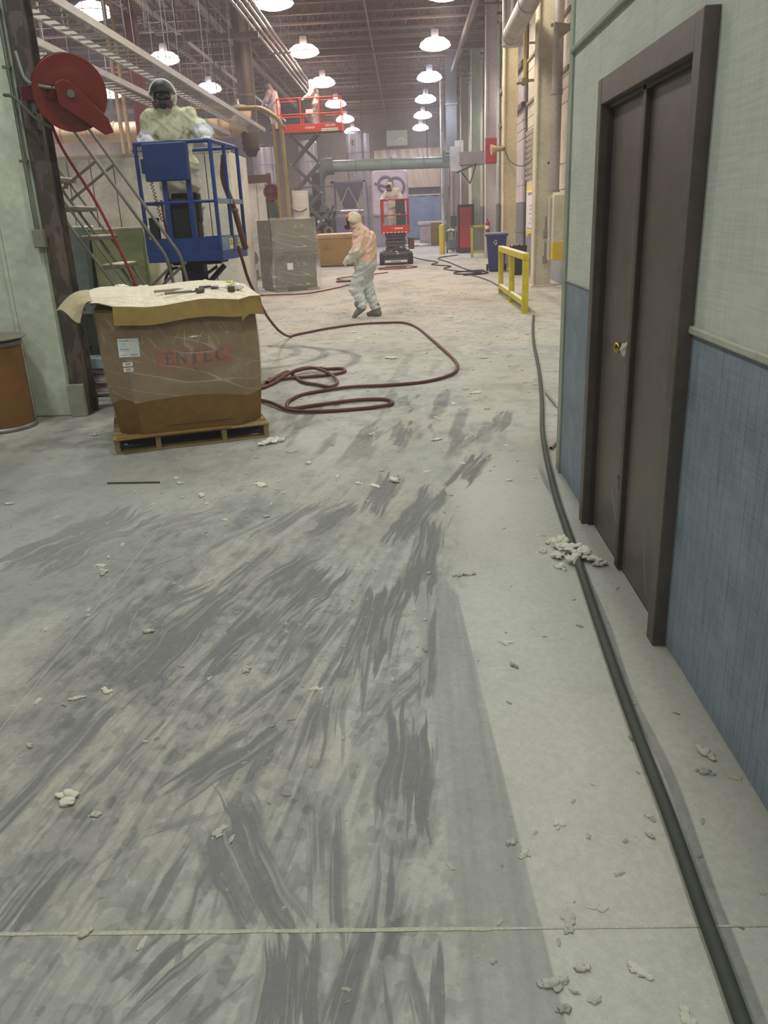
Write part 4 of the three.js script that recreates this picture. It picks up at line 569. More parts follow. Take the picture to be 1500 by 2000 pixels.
const J0 = { pelvis: [0, 0.95, 0], belly: [0, 1.1, 0], chest: [0, 1.29, 0], neck: [0, 1.47, -0.01], head: [0, 1.61, 0.03], shL: [0.17, 1.4, 0], shR: [-0.17, 1.4, 0], elL: [0.24, 1.13, -0.02], elR: [-0.24, 1.13, -0.02], wrL: [0.25, 0.9, 0.06], wrR: [-0.25, 0.9, 0.06], hipL: [0.09, 0.9, 0], hipR: [-0.09, 0.9, 0], knL: [0.1, 0.5, 0.02], knR: [-0.1, 0.5, 0.02], anL: [0.1, 0.1, 0], anR: [-0.1, 0.1, 0] };
// striding figure in mid-hall, heading left, slightly away; peach lamplight painted into upper suit
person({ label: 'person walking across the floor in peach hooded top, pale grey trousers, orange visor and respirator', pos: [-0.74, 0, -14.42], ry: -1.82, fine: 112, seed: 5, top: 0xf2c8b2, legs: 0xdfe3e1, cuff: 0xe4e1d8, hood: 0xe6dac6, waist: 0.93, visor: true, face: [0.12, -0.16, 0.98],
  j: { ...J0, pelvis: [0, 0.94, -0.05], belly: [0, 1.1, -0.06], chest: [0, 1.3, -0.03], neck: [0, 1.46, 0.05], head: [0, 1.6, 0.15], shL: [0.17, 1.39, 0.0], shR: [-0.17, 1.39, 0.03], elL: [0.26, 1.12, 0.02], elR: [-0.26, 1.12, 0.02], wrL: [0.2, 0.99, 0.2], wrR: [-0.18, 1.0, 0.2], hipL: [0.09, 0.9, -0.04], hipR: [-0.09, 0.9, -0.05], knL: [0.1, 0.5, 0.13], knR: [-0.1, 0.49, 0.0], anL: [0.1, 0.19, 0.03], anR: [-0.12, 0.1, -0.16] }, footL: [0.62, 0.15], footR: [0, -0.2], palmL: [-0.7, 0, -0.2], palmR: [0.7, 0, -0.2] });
// operator in the blue basket; yellow of reflected light painted into the white suit
person({ label: 'person in a pale yellow coverall, dark helmet and respirator standing in the blue lift basket', pos: [-2.5, 1.36, -9.45], ry: 0.2, fine: 100, seed: 9, top: 0xe0dfc0, legs: 0xe0d6c6, cuff: 0xdcdbe2, waist: 0.86, helmet: 0x1a1817, face: [-0.05, -0.1, 0.99],
  j: { ...J0, pelvis: [0.02, 0.92, -0.14], belly: [0.02, 1.08, -0.12], chest: [0.02, 1.27, -0.06], neck: [0, 1.43, 0], head: [-0.03, 1.56, 0.07], shL: [0.2, 1.37, -0.03], shR: [-0.19, 1.36, -0.03], elL: [0.36, 1.2, 0.12], elR: [-0.25, 1.12, 0.05], wrL: [0.38, 1.15, 0.3], wrR: [-0.24, 1.1, 0.27], hipL: [0.11, 0.88, -0.14], hipR: [-0.07, 0.88, -0.14], knL: [0.15, 0.48, -0.06], knR: [-0.05, 0.48, -0.08], anL: [0.16, 0.1, -0.12], anR: [-0.06, 0.1, -0.12] }, palmL: [-0.2, -1, 0.2], palmR: [0.2, -1, 0.2] });
// ---------------------------------------------------------------- scissor lifts
function scissorLift({ label, pos, ry, L, W, deck, ext, red, stages, sky }) {
  const t = thing('scissor_lift', label, 'lift', pos, ry), rm = M(red, { roughness: 0.5 }), gm = M(0x55565a, { roughness: 0.6 }), dk = M(0x2c2c2f, { roughness: 0.65 }), h0 = 0.62;
  part('chassis', t, gm, rbox(W * 0.82, 0.3, L, 0.03, 0, 0.32, 0), rbox(W, 0.1, L * 0.98, 0.02, 0, 0.42, 0)); part('bumper', t, dk, rbox(W * 0.86, 0.12, 0.04, 0.01, 0, 0.3, L / 2 + 0.01)); part('step', t, M(0x8d8a84), rbox(W * 0.36, 0.03, 0.1, 0.006, -0.02, 0.13, L / 2 + 0.04));
  for (const x of [-1, 1]) for (const z of [-1, 1]) part('wheel', t, rubberM, rod([x * W * 0.5 - 0.09, 0.2, z * L * 0.36], [x * W * 0.5 + 0.09, 0.2, z * L * 0.36], 0.2, 0.2, 24));
  const dy = (deck - 0.1 - h0) / stages, half = Math.max(0.3, Math.sqrt(Math.max(0.05, (L * 0.42) ** 2 - (dy / 2) ** 2)));
  for (let k = 0; k < stages; k++) { const a = h0 + k * dy, b = a + dy; for (const s of [-1, 1]) for (const f of [-1, 1]) part('scissor_arm', t, gm, bar([s * W * (0.26 + 0.05 * (f > 0)), a, -half * f], [s * W * (0.26 + 0.05 * (f > 0)), b, half * f], 0.05, 0.1)); part('cross_tube', t, dk, rod([-W * 0.32, (a + b) / 2, 0], [W * 0.32, (a + b) / 2, 0], 0.03)); for (const f of [-1, 1]) part('pivot_tube', t, M(0xa8a49c), rod([-W * 0.36, b, half * f], [W * 0.36, b, half * f], 0.028)); }
  const z0 = -L / 2, z1 = L / 2 + ext;
  part('platform', t, dk, box(W * 0.95, 0.06, z1 - z0, 0, deck - 0.03, (z0 + z1) / 2));
  const toe = (g) => part('toe_board', t, rm, g);
  toe(rbox(0.02, 0.28, z1 - z0, 0.006, W * 0.48, deck + 0.08, (z0 + z1) / 2)); toe(rbox(0.02, 0.28, z1 - z0, 0.006, -W * 0.48, deck + 0.08, (z0 + z1) / 2)); const front = toe(rbox(W * 0.96, 0.28, 0.02, 0.006, 0, deck + 0.08, z1)); toe(rbox(W * 0.96, 0.2, 0.02, 0.006, 0, deck + 0.08, z0));
  const ys = [deck + 0.55, deck + 1.08];
  for (const y of ys) { for (const s of [-1, 1]) part('guard_rail', t, rm, rod([s * W * 0.47, y, z0], [s * W * 0.47, y, z1], 0.02)); part('guard_rail', t, rm, rod([-W * 0.47, y, z1], [W * 0.47, y, z1], 0.02)); part('guard_rail', t, rm, rod([-W * 0.47, y, z0], [W * 0.47, y, z0], 0.02)); }
  const zs = [z0, mix(z0, z1, 0.36), mix(z0, z1, 0.66), z1]; for (const s of [-1, 1]) for (const z of zs) part('post', t, rm, rod([s * W * 0.47, deck, z], [s * W * 0.47, deck + 1.08, z], 0.021));
  part('pothole_guard', t, dk, box(0.02, 0.1, L * 0.6, W * 0.42, 0.12, 0), box(0.02, 0.1, L * 0.6, -W * 0.42, 0.12, 0));
  return { t, front, z0, z1, deck, W, rm };
}
{
  const a = scissorLift({ label: 'orange red scissor lift raised high under the lamps with two people on it', pos: [-3.7, 0, -33], ry: PI / 2, L: 1.75, W: 0.82, deck: 4.8, ext: 0.6, red: 0xdd3418, stages: 4 });
  const txt = (w, h, f) => canvasTex(w, h, (c) => { c.clearRect(0, 0, w, h); f(c, w, h); });
  const word = txt(512, 128, (c) => { c.fillStyle = '#f3e9e2'; c.textAlign = 'center'; c.textBaseline = 'middle'; c.font = 'italic bold 96px sans-serif'; c.fillText('SKYJACK', 256, 66, 480); }), num = txt(512, 128, (c) => { c.fillStyle = '#f3e9e2'; c.textAlign = 'center'; c.textBaseline = 'middle'; c.font = 'bold 100px sans-serif'; c.fillText('SJIII 3219', 256, 66, 490); });
  const stripe = canvasTex(512, 64, (c, w, h) => { c.fillStyle = '#efe6dc'; c.fillRect(0, 0, w, h); c.fillStyle = '#3a3230'; for (let x = 16; x < 490; x += 12 + R() * 18) c.fillRect(x, 16, 6 + R() * 10, 32); });
  const put = (tx, w, h, z, y) => decal('lettering', a.t, printMat(tx, 0.6, true), new THREE.PlaneGeometry(w, h).rotateY(-PI / 2).translate(-a.W * 0.48 - 0.014, y, z));
  put(word, 0.48, 0.13, 0.28, a.deck + 0.09); put(num, 0.42, 0.12, -0.0 + 1.05, a.deck + 0.14); put(stripe, 0.62, 0.09, 1.02, a.deck + 0.0);
  part('panel', a.t, M(0x2d2a28), box(0.02, 0.46, 0.52, -0.36, a.deck + 0.78, 0.12)); part('notice', a.t, M(0xd8d4d2, { grime: false }), box(0.01, 0.16, 0.26, -0.385, a.deck + 0.62, 0.3));
}
{
  const b = scissorLift({ label: 'red scissor lift lowered on the hall floor with one person looking down', pos: [-0.38, 0, -31.6], ry: 0.02, L: 1.9, W: 1.05, deck: 1.16, ext: 0, red: 0xb5281f, stages: 3 });
  const h = b.z1 + 0.013, strip = canvasTex(512, 128, (c, w, hh) => { c.fillStyle = '#b5281f'; c.fillRect(0, 0, w, hh); c.fillStyle = '#e8c9b4'; c.fillRect(240, 40, 160, 20); c.fillRect(190, 44, 14, 14); c.fillStyle = '#ead9c8'; for (let i = 0; i < 7; i++) c.fillRect(20 + i * 70, 110, 34, 14); });
  decal('lettering', b.t, printMat(strip), new THREE.PlaneGeometry(0.98, 0.26).translate(0, b.deck + 0.08, h));
  part('gate_panel', b.t, M(0x3c3a3c), box(0.34, 0.46, 0.03, 0.2, b.deck + 0.84, b.z1 - 0.03), box(0.34, 0.46, 0.03, 0.22, b.deck + 0.33, b.z1 - 0.03)); part('side_plate', b.t, b.rm, box(0.12, 0.8, 0.03, -0.45, b.deck + 0.68, b.z1 - 0.02)); part('control_box', b.t, M(0x8f8a80), rbox(0.18, 0.14, 0.16, 0.02, 0.3, b.deck + 0.62, b.z1 - 0.14)); for (const y of [0.56, 0.68, 0.8, 0.92, 1.03]) part('cross_channel', b.t, y > 0.6 && y < 0.85 ? M(0x4d4c50) : M(0x39383b), rbox(0.84 - (y % 0.24), 0.075, 0.05, 0.008, 0, y, b.z1 - 0.06 - (y * 37 % 1) * 0.05)); part('pothole_guard', b.t, M(0x46464a), rbox(0.9, 0.2, 0.06, 0.01, 0, 0.27, b.z1 + 0.0)); part('battery_tray', b.t, M(0x6b4446), rbox(0.2, 0.4, 1.2, 0.02, 0.58, 0.72, 0));
  part('tail_light', b.t, new THREE.MeshStandardMaterial({ color: 0xd84a20, roughness: 0.4 }), rbox(0.1, 0.05, 0.02, 0.006, -0.18, 0.5, b.z1 + 0.02)); part('decal_plate', b.t, M(0xd9d5cd, { grime: false }), box(0.1, 0.03, 0.01, 0.02, 0.47, b.z1 + 0.02), box(0.1, 0.03, 0.01, 0.05, 0.4, b.z1 + 0.035));
  const g = rng(3); for (let i = 0; i < 10; i++) part('hydraulic_part', b.t, i % 2 ? darkSteelM : M(0x777478), rod([-0.38 + g() * 0.7, 0.55 + g() * 0.4, b.z1 - 0.1 - g() * 0.3], [-0.3 + g() * 0.6, 0.55 + g() * 0.4, b.z1 - 0.1 - g() * 0.2], 0.03 + g() * 0.03));
}
const white = 0xd9cfd4;
person({ label: 'person in white coveralls leaning at the left end of the raised orange lift', pos: [-4.72, 4.8, -33], ry: -2.2, seed: 21, top: 0xc7b4bb, j: { ...J0, chest: [0, 1.28, 0.06], neck: [0, 1.42, 0.13], head: [0, 1.55, 0.22], shL: [0.17, 1.35, 0.09], shR: [-0.17, 1.35, 0.09], elL: [0.24, 1.1, 0.18], elR: [-0.24, 1.1, 0.18], wrL: [0.2, 1.02, 0.36], wrR: [-0.2, 1.02, 0.36] }, face: [0, -0.2, 0.98] });
person({ label: 'person in white coveralls gripping the guard rail in the middle of the raised orange lift', pos: [-3.22, 4.8, -32.95], ry: -1.5, seed: 22, top: white, j: { ...J0, chest: [0, 1.28, 0.02], neck: [0, 1.45, 0.05], head: [0, 1.58, 0.1], elL: [0.24, 1.16, 0.16], elR: [-0.24, 1.16, 0.16], wrL: [0.18, 1.04, 0.4], wrR: [-0.18, 1.04, 0.4], knL: [0.1, 0.5, 0.05], anL: [0.1, 0.1, 0.04], anR: [-0.1, 0.1, -0.06] }, palmL: [0, -1, 0], palmR: [0, -1, 0] });
person({ label: 'person in pale coveralls bending forward over the rail of the lowered red lift', pos: [-0.42, 1.16, -31.1], ry: -0.25, seed: 23, top: 0xd2c8c0, j: { ...J0, pelvis: [0, 0.94, -0.1], belly: [0, 1.1, -0.06], chest: [0.02, 1.28, 0.03], neck: [-0.02, 1.42, 0.1], head: [-0.06, 1.53, 0.19], shL: [0.19, 1.38, 0.05], shR: [-0.18, 1.34, 0.06], elL: [0.3, 1.14, 0.04], elR: [-0.33, 1.14, 0.14], wrL: [0.29, 1.0, 0.2], wrR: [-0.36, 1.06, 0.3] }, face: [-0.15, -0.55, 0.82] });
// ---------------------------------------------------------------- hoses and cords on the floor
const hoseM = new THREE.MeshStandardMaterial({ color: 0x6d3e38, map: GR, roughness: 0.7 });
const yl = (pts, y = 0.02) => pts.map(([x, z], i) => [x, y + 0.004 * Math.sin(i * 2.1), z]);
single('air_hose', 'long reddish brown air hose dropping from the blue basket and looping across the floor', 'hose', hoseM, [tube([[-1.86, 1.4, -9.3], [-1.83, 1.22, -9.35], [-1.82, 1.0, -9.55], [-1.815, 0.646, -10.2], [-1.83, 0.45, -10.7], [-1.82, 0.2, -11.4], [-1.78, 0.04, -12.0], ...yl([[-1.7, -12.3], [-1.28, -12.86], [-0.82, -13.3], [-0.4, -13.34], [-0.06, -13.19], [0.14, -12.56], [0.3, -11.39], [0.42, -10.42], [0.52, -9.6], [0.54, -9.07], [0.44, -8.56], [0.15, -8.24], [-0.27, -8.11], [-0.63, -8.07], [-1.03, -7.86], [-1.15, -7.59], [-1.16, -7.37], [-1.1, -7.2], [-0.87, -7.3], [-0.49, -7.44], [-0.26, -7.46], [-0.17, -7.31], [-0.22, -7.17], [-0.47, -7.09], [-0.84, -7.03], [-1.09, -7.1]]), [-1.3, 0.03, -7.4], [-1.46, 0.02, -7.62]], 0.018, 420, 8)]);
single('air_hose', 'short tangled coil of brown air hose close beside the big box', 'hose', hoseM, [tube([...yl([[-1.53, -8.5], [-1.44, -9.0], [-1.36, -9.08], [-1.16, -8.49], [-0.96, -8.26], [-0.82, -8.16], [-0.77, -8.4]]), [-0.88, 0.05, -8.73], [-1.12, 0.055, -9.12], [-1.3, 0.055, -8.95], ...yl([[-1.47, -8.41], [-1.55, -8.2], [-1.6, -8.3], [-1.49, -8.75]]), [-1.17, 0.055, -9.08], ...yl([[-0.95, -9.2], [-0.78, -9.17], [-0.74, -9.0], [-0.9, -8.82], [-1.35, -8.68], [-1.55, -8.72]])], 0.018, 300, 8)]);
single('vacuum_hose', 'dark dusty hose running along the foot of the partition wall on the right', 'hose', new THREE.MeshStandardMaterial({ color: 0x42473f, map: GR, bumpMap: BU, bumpScale: 0.003, roughness: 0.75 }), [tube([[2.06, 0.02, -13.5], [1.83, 0.02, -12.04], [1.62, 0.02, -10.55], [1.4, 0.02, -8.73], [1.19, 0.02, -7.2], [1.02, 0.02, -6.1], [0.92, 0.02, -5.27], [0.85, 0.02, -4.53], [0.815, 0.02, -4.03], [0.785, 0.02, -3.56], [0.752, 0.02, -3.08], [0.72, 0.02, -2.58], [0.7, 0.02, -2.18], [0.685, 0.02, -1.81], [0.665, 0.02, -1.49], [0.657, 0.02, -1.32], [0.65, 0.02, -1.21], [0.6, 0.02, -0.3], [0.55, 0.02, 0.8]], 0.0185, 260, 12)]);
single('air_hose', 'thin pale hose lying just right of the dark hose near the partition end', 'hose', M(0xa49c8d), [tube([[1.28, 0.014, -7.5], [1.27, 0.014, -6.7], [1.15, 0.014, -6.0], [1.0, 0.014, -5.6]], 0.013, 50)]);
single('extension_cord', 'black extension cord tangle on the floor beyond the yellow barrier', 'cord', blackM, [tube(yl([[0.26, -36], [0.73, -32.9], [1.16, -31], [0.9, -29.6], [1.48, -28.1], [1.2, -26.9], [1.71, -25.2], [2.2, -24.9], [2.04, -24.3], [1.5, -24.1], [1.45, -24.9], [2.25, -25.6], [2.3, -25.0], [1.75, -23.9], [1.6, -23.6], [2.2, -23.9], [2.35, -24.6], [1.9, -26.0], [1.6, -30], [1.3, -34], [2.2, -36]]), 0.02, 300, 6)]);
single('extension_cord', 'thin dark cord running from the tangle towards the yellow barrier', 'cord', blackM, [tube(yl([[1.75, -23.8], [1.95, -22.6], [2.12, -20.9], [2.14, -19.0], [2.1, -17.9]]), 0.014, 60, 6)]);
single('air_hose', 'thin red hose lying on the floor in front of the film-wrapped cabinet', 'hose', M(0x7a3328), [tube(yl([[-3.62, -19.6], [-3.2, -19.6], [-2.4, -19.7], [-1.7, -21.2], [-1.4, -22.6], [-1.9, -23.8], [-2.0, -24.5], [-1.2, -25.4], [-0.6, -26.3]]), 0.016, 120, 6)]);
single('power_strip', 'flat brown power strip on the floor behind the walking person', 'power strip', M(0x6b4636), [rbox(0.5, 0.05, 0.14, 0.02, -1.72, 0.025, -23.1, 0, 0.2)]);
single('air_hose', 'thin red hose coil on the floor in front of the lowered red lift', 'hose', M(0x7f3a30), [tube(yl([[-0.75, -29.2], [-0.1, -29.4], [0.35, -28.9], [0.2, -28.2], [-0.5, -27.9], [-0.95, -28.2], [-0.8, -28.8], [0.0, -28.6]]), 0.018, 120, 6)]);
single('wood_strip', 'thin dark wooden strip lying on the floor left of the pallet front', 'wood strip', M(0x6b5f4a, { roughness: 0.9 }), [rbox(0.37, 0.01, 0.014, 0.003, -1.9, 0.006, -5.13, 0, -0.05)]);
// ---------------------------------------------------------------- right side
{
  const ym = M(0xd8c61e, { roughness: 0.45 }), t = thing('guard_barrier', 'yellow steel guard barrier with three posts beside the cream pillars', 'barrier', [2.0, 0, -14.1]);
  for (const z of [0, -1.85, -3.68]) { part('post', t, ym, rbox(0.1, 0.9, 0.1, 0.008, 0, 0.45, z)); part('base_plate', t, ym, box(0.16, 0.012, 0.2, 0, 0.006, z)); }
  part('top_rail', t, ym, rbox(0.11, 0.1, 3.8, 0.008, 0, 0.92, -1.84)); part('bottom_rail', t, ym, rbox(0.09, 0.09, 3.7, 0.008, 0, 0.16, -1.84)); part('rail_dust', t, dustTopM, rbox(0.1, 0.008, 3.76, 0.003, 0, 0.973, -1.84), rbox(0.08, 0.008, 3.56, 0.003, 0, 0.207, -1.84));
  const s = thing('guard_barrier', 'small yellow green guard rail in front of the grey wall panels', 'barrier', [2.88, 0, -33.6]), yg = M(0xb9bd3a);
  for (const x of [-0.25, 0.28]) part('post', s, yg, rbox(0.1, 1.2, 0.1, 0.01, x, 0.6, 0)); part('top_rail', s, yg, rbox(0.64, 0.09, 0.1, 0.01, 0.01, 1.17, 0)); part('bottom_rail', s, yg, rbox(0.5, 0.09, 0.08, 0.01, 0.01, 0.22, 0)); part('panel', s, M(0x7d8078), box(0.46, 0.8, 0.03, 0.01, 0.68, 0));
  const b = thing('bollard', 'yellow floor bollard standing left of the red cabinet', 'bollard', [1.63, 0, -37.9]); part('post', b, ym, rod([0, 0, 0], [0, 1.22, 0], 0.13, 0.13, 24), sph(0.13, 0, 1.22, 0, 1, 0.3, 1)); part('base_plate', b, ym, box(0.36, 0.015, 0.36, 0, 0.0075, 0));
  const c = thing('tool_cabinet', 'tall red metal cabinet with black frame against the right wall', 'cabinet', [2.72, 0, -38.3], 0); const bk = M(0x2a2624);
  part('carcass', c, bk, rbox(0.72, 2.05, 0.5, 0.01, 0, 1.03, 0)); part('door', c, M(0xb32a2c, { roughness: 0.45 }), rbox(0.52, 1.72, 0.03, 0.008, -0.02, 1.08, 0.26)); part('door', c, M(0x8f2627), rbox(0.03, 1.7, 0.4, 0.006, -0.365, 1.08, 0)); part('handle', c, steelM, rbox(0.02, 0.16, 0.03, 0.005, 0.19, 1.1, 0.29)); part('plinth', c, blackM, box(0.66, 0.05, 0.46, 0, 0.025, 0));
  const w = thing('wheeled_bin', 'blue wheeled recycling bin with dusty lid beside the cream pillar', 'bin', [2.68, 0, -25.0], -0.1), bm = M(0x27336f, { roughness: 0.5 });
  const wall = lathe([[0.3, 0.03], [0.32, 0.05], [0.42, 1.02], [0.43, 1.04], [0.4, 1.04]], 4).rotateY(PI / 4).scale(1, 1, 1.15); part('tub', w, bm, toCreasedNormals(wall, 0.5)); part('lid', w, M(0x8c8f9c), rbox(0.66, 0.05, 0.76, 0.02, 0, 1.07, 0)); part('rim', w, bm, rbox(0.68, 0.05, 0.78, 0.015, 0, 1.03, 0)); part('axle', w, blackM, rod([-0.25, 0.1, -0.3], [0.25, 0.1, -0.3], 0.02)); for (const x of [-0.27, 0.27]) part('wheel', w, rubberM, rod([x - 0.03, 0.1, -0.3], [x + 0.03, 0.1, -0.3], 0.1)); part('base', w, bm, rbox(0.4, 0.04, 0.44, 0.01, 0, 0.03, 0.02));
  const em = canvasTex(128, 128, (q) => { q.clearRect(0, 0, 128, 128); q.strokeStyle = '#c8ccd8'; q.lineWidth = 14; for (let i = 0; i < 3; i++) { q.beginPath(); q.arc(64, 52, 34, i * 2.09 + 0.2, i * 2.09 + 1.6); q.stroke(); } q.fillStyle = '#c8ccd8'; q.fillRect(30, 100, 68, 7); q.fillRect(38, 114, 52, 6); });
  decal('emblem', w, printMat(em, 0.6, true), new THREE.PlaneGeometry(0.16, 0.16).rotateX(-0.11).translate(-0.03, 0.83, 0.338 + 0.12));
  const k = thing('waste_bin', 'black bin with a shiny bag behind the yellow barrier', 'bin', [3.08, 0, -23.2]); part('tub', k, blackM, toCreasedNormals(lathe([[0.24, 0], [0.3, 0.75], [0.31, 0.77], [0.28, 0.77]], 4).rotateY(PI / 4), 0.5)); part('bin_bag', k, new THREE.MeshPhysicalMaterial({ color: 0x232325, roughness: 0.3, clearcoat: 0.5 }), lump(61, 0.2, 0.8, 9)).position.y = 0.72; part('base', k, blackM, box(0.33, 0.02, 0.33, 0, 0.01, 0));
  const f = thing('fire_extinguisher', 'red fire extinguisher on the grey wall panel above the blue bin', 'extinguisher', [3.14, 1.0, -32.6]); part('cylinder', f, M(0xa8231f, { roughness: 0.35 }), lathe([[0, -0.1], [0.07, -0.1], [0.075, -0.07], [0.075, 0.3], [0.05, 0.36], [0.02, 0.38], [0, 0.38]], 20)); part('label', f, M(0xd9d5cc, { grime: false }), rod([0, 0.08, 0], [0, 0.2, 0], 0.077, 0.077, 20)); part('valve', f, blackM, rbox(0.05, 0.06, 0.05, 0.008, 0, 0.4, 0), box(0.02, 0.02, 0.12, 0, 0.43, 0.05)); part('bracket', f, steelM, box(0.1, 0.04, 0.1, 0, 0.2, -0.06));
  const g = thing('brown_carton', 'brown carton standing on the floor left of the yellow bollard', 'carton', [1.85, 0, -49.5]); part('carton', g, cardM, rbox(0.72, 1.25, 0.7, 0.01, 0, 0.64, 0)); part('flap', g, cardLM, box(0.74, 0.02, 0.3, 0, 1.27, 0.2), box(0.74, 0.02, 0.3, 0, 1.27, -0.2)); part('plinth', g, M(0x8f7d52), box(0.74, 0.02, 0.74, 0, 0.01, 0));
  const p = thing('covered_load', 'pale sheet covered load behind the brown carton', 'load', [1.6, 0, -51.2]); part('load', p, M(0xb6aeb6), rbox(1.5, 1.2, 0.9, 0.08, 0, 0.62, 0)); part('sheet', p, M(0xd4cdd2, { roughness: 0.9, bump: 0.01 }), rbox(1.7, 0.22, 1.1, 0.08, 0, 1.24, 0)); const d = single('dust_heap', 'low heap of white dust on the far floor left of the carton', 'dust heap', lintM, [lump(33, 0.8, 0.28, 12)]); d.position.set(0.75, 0, -50);
  const cart = thing('utility_cart', 'grey utility cart between the bollard and the red cabinet', 'cart', [2.1, 0, -38.9]); for (const x of [-0.2, 0.25]) for (const z of [-0.2, 0.2]) { part('post', cart, darkSteelM, rod([x, 0.1, z], [x, 0.95, z], 0.018)); part('caster', cart, rubberM, rod([x - 0.02, 0.06, z], [x + 0.02, 0.06, z], 0.06)); } for (const y of [0.16, 0.92]) part('shelf', cart, M(0x5d636b), rbox(0.55, 0.04, 0.5, 0.008, 0.02, y, 0)); part('bin_box', cart, M(0x6d7880), rbox(0.4, 0.42, 0.36, 0.02, 0.05, 0.39, 0)); part('cover', cart, M(0xd3cbb4, { bump: 0.01 }), lump(66, 0.28, 0.7, 9)).position.set(0, 0.9, 0);
  const pl = thing('control_pedestal', 'small dark control box on a stand left of the red cabinet', 'control box', [2.3, 0, -40.4]); part('box', pl, M(0x3a3c40), rbox(0.28, 0.5, 0.2, 0.02, 0, 1.35, 0)); part('stand', pl, darkSteelM, rod([0, 0, 0], [0, 1.15, 0], 0.03)); part('foot', pl, darkSteelM, box(0.3, 0.02, 0.3, 0, 0.01, 0));
}
{ // pillar-mounted things
  const e = thing('wall_cabinet', 'red wall cabinet fixed high on the pale pillar', 'cabinet', [3.28, 3.82, -32.75]); part('body', e, M(0xb0282c, { roughness: 0.45 }), rbox(0.42, 0.86, 0.22, 0.01, 0, 0, 0)); part('door', e, M(0xb93032), rbox(0.38, 0.8, 0.02, 0.006, 0, 0, 0.12)); part('latch', e, steelM, box(0.02, 0.12, 0.02, 0.0, 0, 0.135)); part('bracket', e, steelM, box(0.3, 0.05, 0.16, 0, 0, -0.16));
  const u = thing('unit_heater', 'grey sheet metal box beam jutting out from the right wall pillars', 'heater', [2.85, 3.78, -36.0]); part('casing', u, M(0x8d8892), rbox(1.1, 0.5, 0.6, 0.01, 0, 0, 0)); part('fin_box', u, M(0xb3bccb), rbox(0.4, 0.95, 0.5, 0.01, -0.72, 0.0, 0.0)); part('top_box', u, M(0xcdd2dc), rbox(0.34, 0.5, 0.4, 0.01, -0.55, 0.44, 0)); part('hood', u, M(0x4a4648), rbox(0.85, 0.06, 0.55, 0.02, -0.25, -0.36, 0.05, 0, 0, 0.35)); part('hanger', u, darkSteelM, bar([-0.45, -0.5, 0], [-0.1, -0.95, 0], 0.05, 0.05), bar([-0.1, -0.95, 0], [0.15, -0.2, 0], 0.05, 0.05)); part('wall_arm', u, darkSteelM, box(0.6, 0.1, 0.1, 0.75, 0, -0.1));
  const vd = thing('vertical_duct', 'tall grey vertical duct against the far right pillars', 'duct', [2.28, 0, -41]); part('duct', vd, M(0x77777c), rbox(0.5, 4.6, 0.4, 0.02, 0, 6.5, 0)); part('collar', vd, M(0x8b8b90), rbox(0.56, 0.08, 0.46, 0.01, 0, 4.4, 0), rbox(0.56, 0.08, 0.46, 0.01, 0, 6.4, 0)); part('lower_pipe', vd, M(0xa08b80), rod([0, 0, 0], [0, 4.3, 0], 0.09));
  const gp = thing('gas_pipe', 'thin yellow pipe hanging beside the nearest cream pillars', 'pipe', [3.15, 0, -23.0]); part('pipe', gp, M(0xe0cf22, { roughness: 0.4 }), rod([0, 4.8, 0], [0, 5.85, 0], 0.035)); part('valve', gp, M(0x8d7a4a), rbox(0.14, 0.16, 0.2, 0.02, 0, 4.74, 0), rod([-0.2, 4.7, 0], [0.1, 4.74, 0], 0.03)); part('mount', gp, steelM, box(0.46, 0.06, 0.06, 0.24, 4.76, 0), box(0.46, 0.05, 0.05, 0.24, 5.6, 0));
  const dp = thing('duct', 'fat grey duct running along the top of the right wall', 'duct', [2.75, 0, -20.9]); part('duct', dp, M(0xb9b6b0, { metalness: 0.4, roughness: 0.45 }), rod([-0.2, 5.42, 0], [-0.3, 5.44, 8], 0.2, 0.2, 28)); part('end_cap', dp, M(0x7b7468), rod([-0.2, 5.42, -0.03], [-0.2, 5.42, 0.02], 0.203, 0.203, 28)); part('riser', dp, M(0xbfb9bb, { metalness: 0.5, roughness: 0.35 }), rod([0.05, 5.5, -1.8], [0.05, 8.95, -1.8], 0.26, 0.26, 28)); part('hanger', dp, steelM, rod([-0.25, 5.6, 3], [-0.25, 8.9, 3], 0.01)); part('hanger_strap', dp, steelM, rod([-0.21, 5.42, 0.6], [-0.21, 5.42, 0.64], 0.205, 0.205, 28), rod([-0.245, 5.425, 2.98], [-0.245, 5.425, 3.02], 0.205, 0.205, 28));
  const cp = thing('conduit', 'thick grey conduit on the wall right of the nearest cream pillar', 'conduit', [3.25, 0, -18.8]); part('pipe', cp, M(0xa19a96, { metalness: 0.3, roughness: 0.5 }), rod([0, 2.0, 0], [0, 8.9, 0], 0.11, 0.11, 20)); part('coupling', cp, M(0x8f8884), rod([0, 3.9, 0], [0, 4.0, 0], 0.125, 0.125, 20), rod([0, 2.0, 0], [0, 2.05, 0], 0.125, 0.125, 20)); for (const y of [2.6, 5.2]) part('clamp', cp, darkSteelM, box(0.25, 0.05, 0.1, 0, y, -0.14));
  const ec = thing('dock_cabinet', 'cream wall cabinet with a yellow base below the thick conduit', 'cabinet', [3.3, 0, -18.5]); part('body', ec, M(0xd3cdb6), rbox(0.26, 0.95, 0.4, 0.01, 0, 1.46, 0)); part('side_door', ec, M(0xbdb6ac), rbox(0.08, 1.3, 0.2, 0.008, -0.14, 1.25, -0.1)); part('yellow_base', ec, M(0xd9be22), rbox(0.265, 0.38, 0.41, 0.01, 0, 0.8, 0)); part('mount', ec, steelM, box(0.22, 0.06, 0.3, 0.22, 1.5, 0));
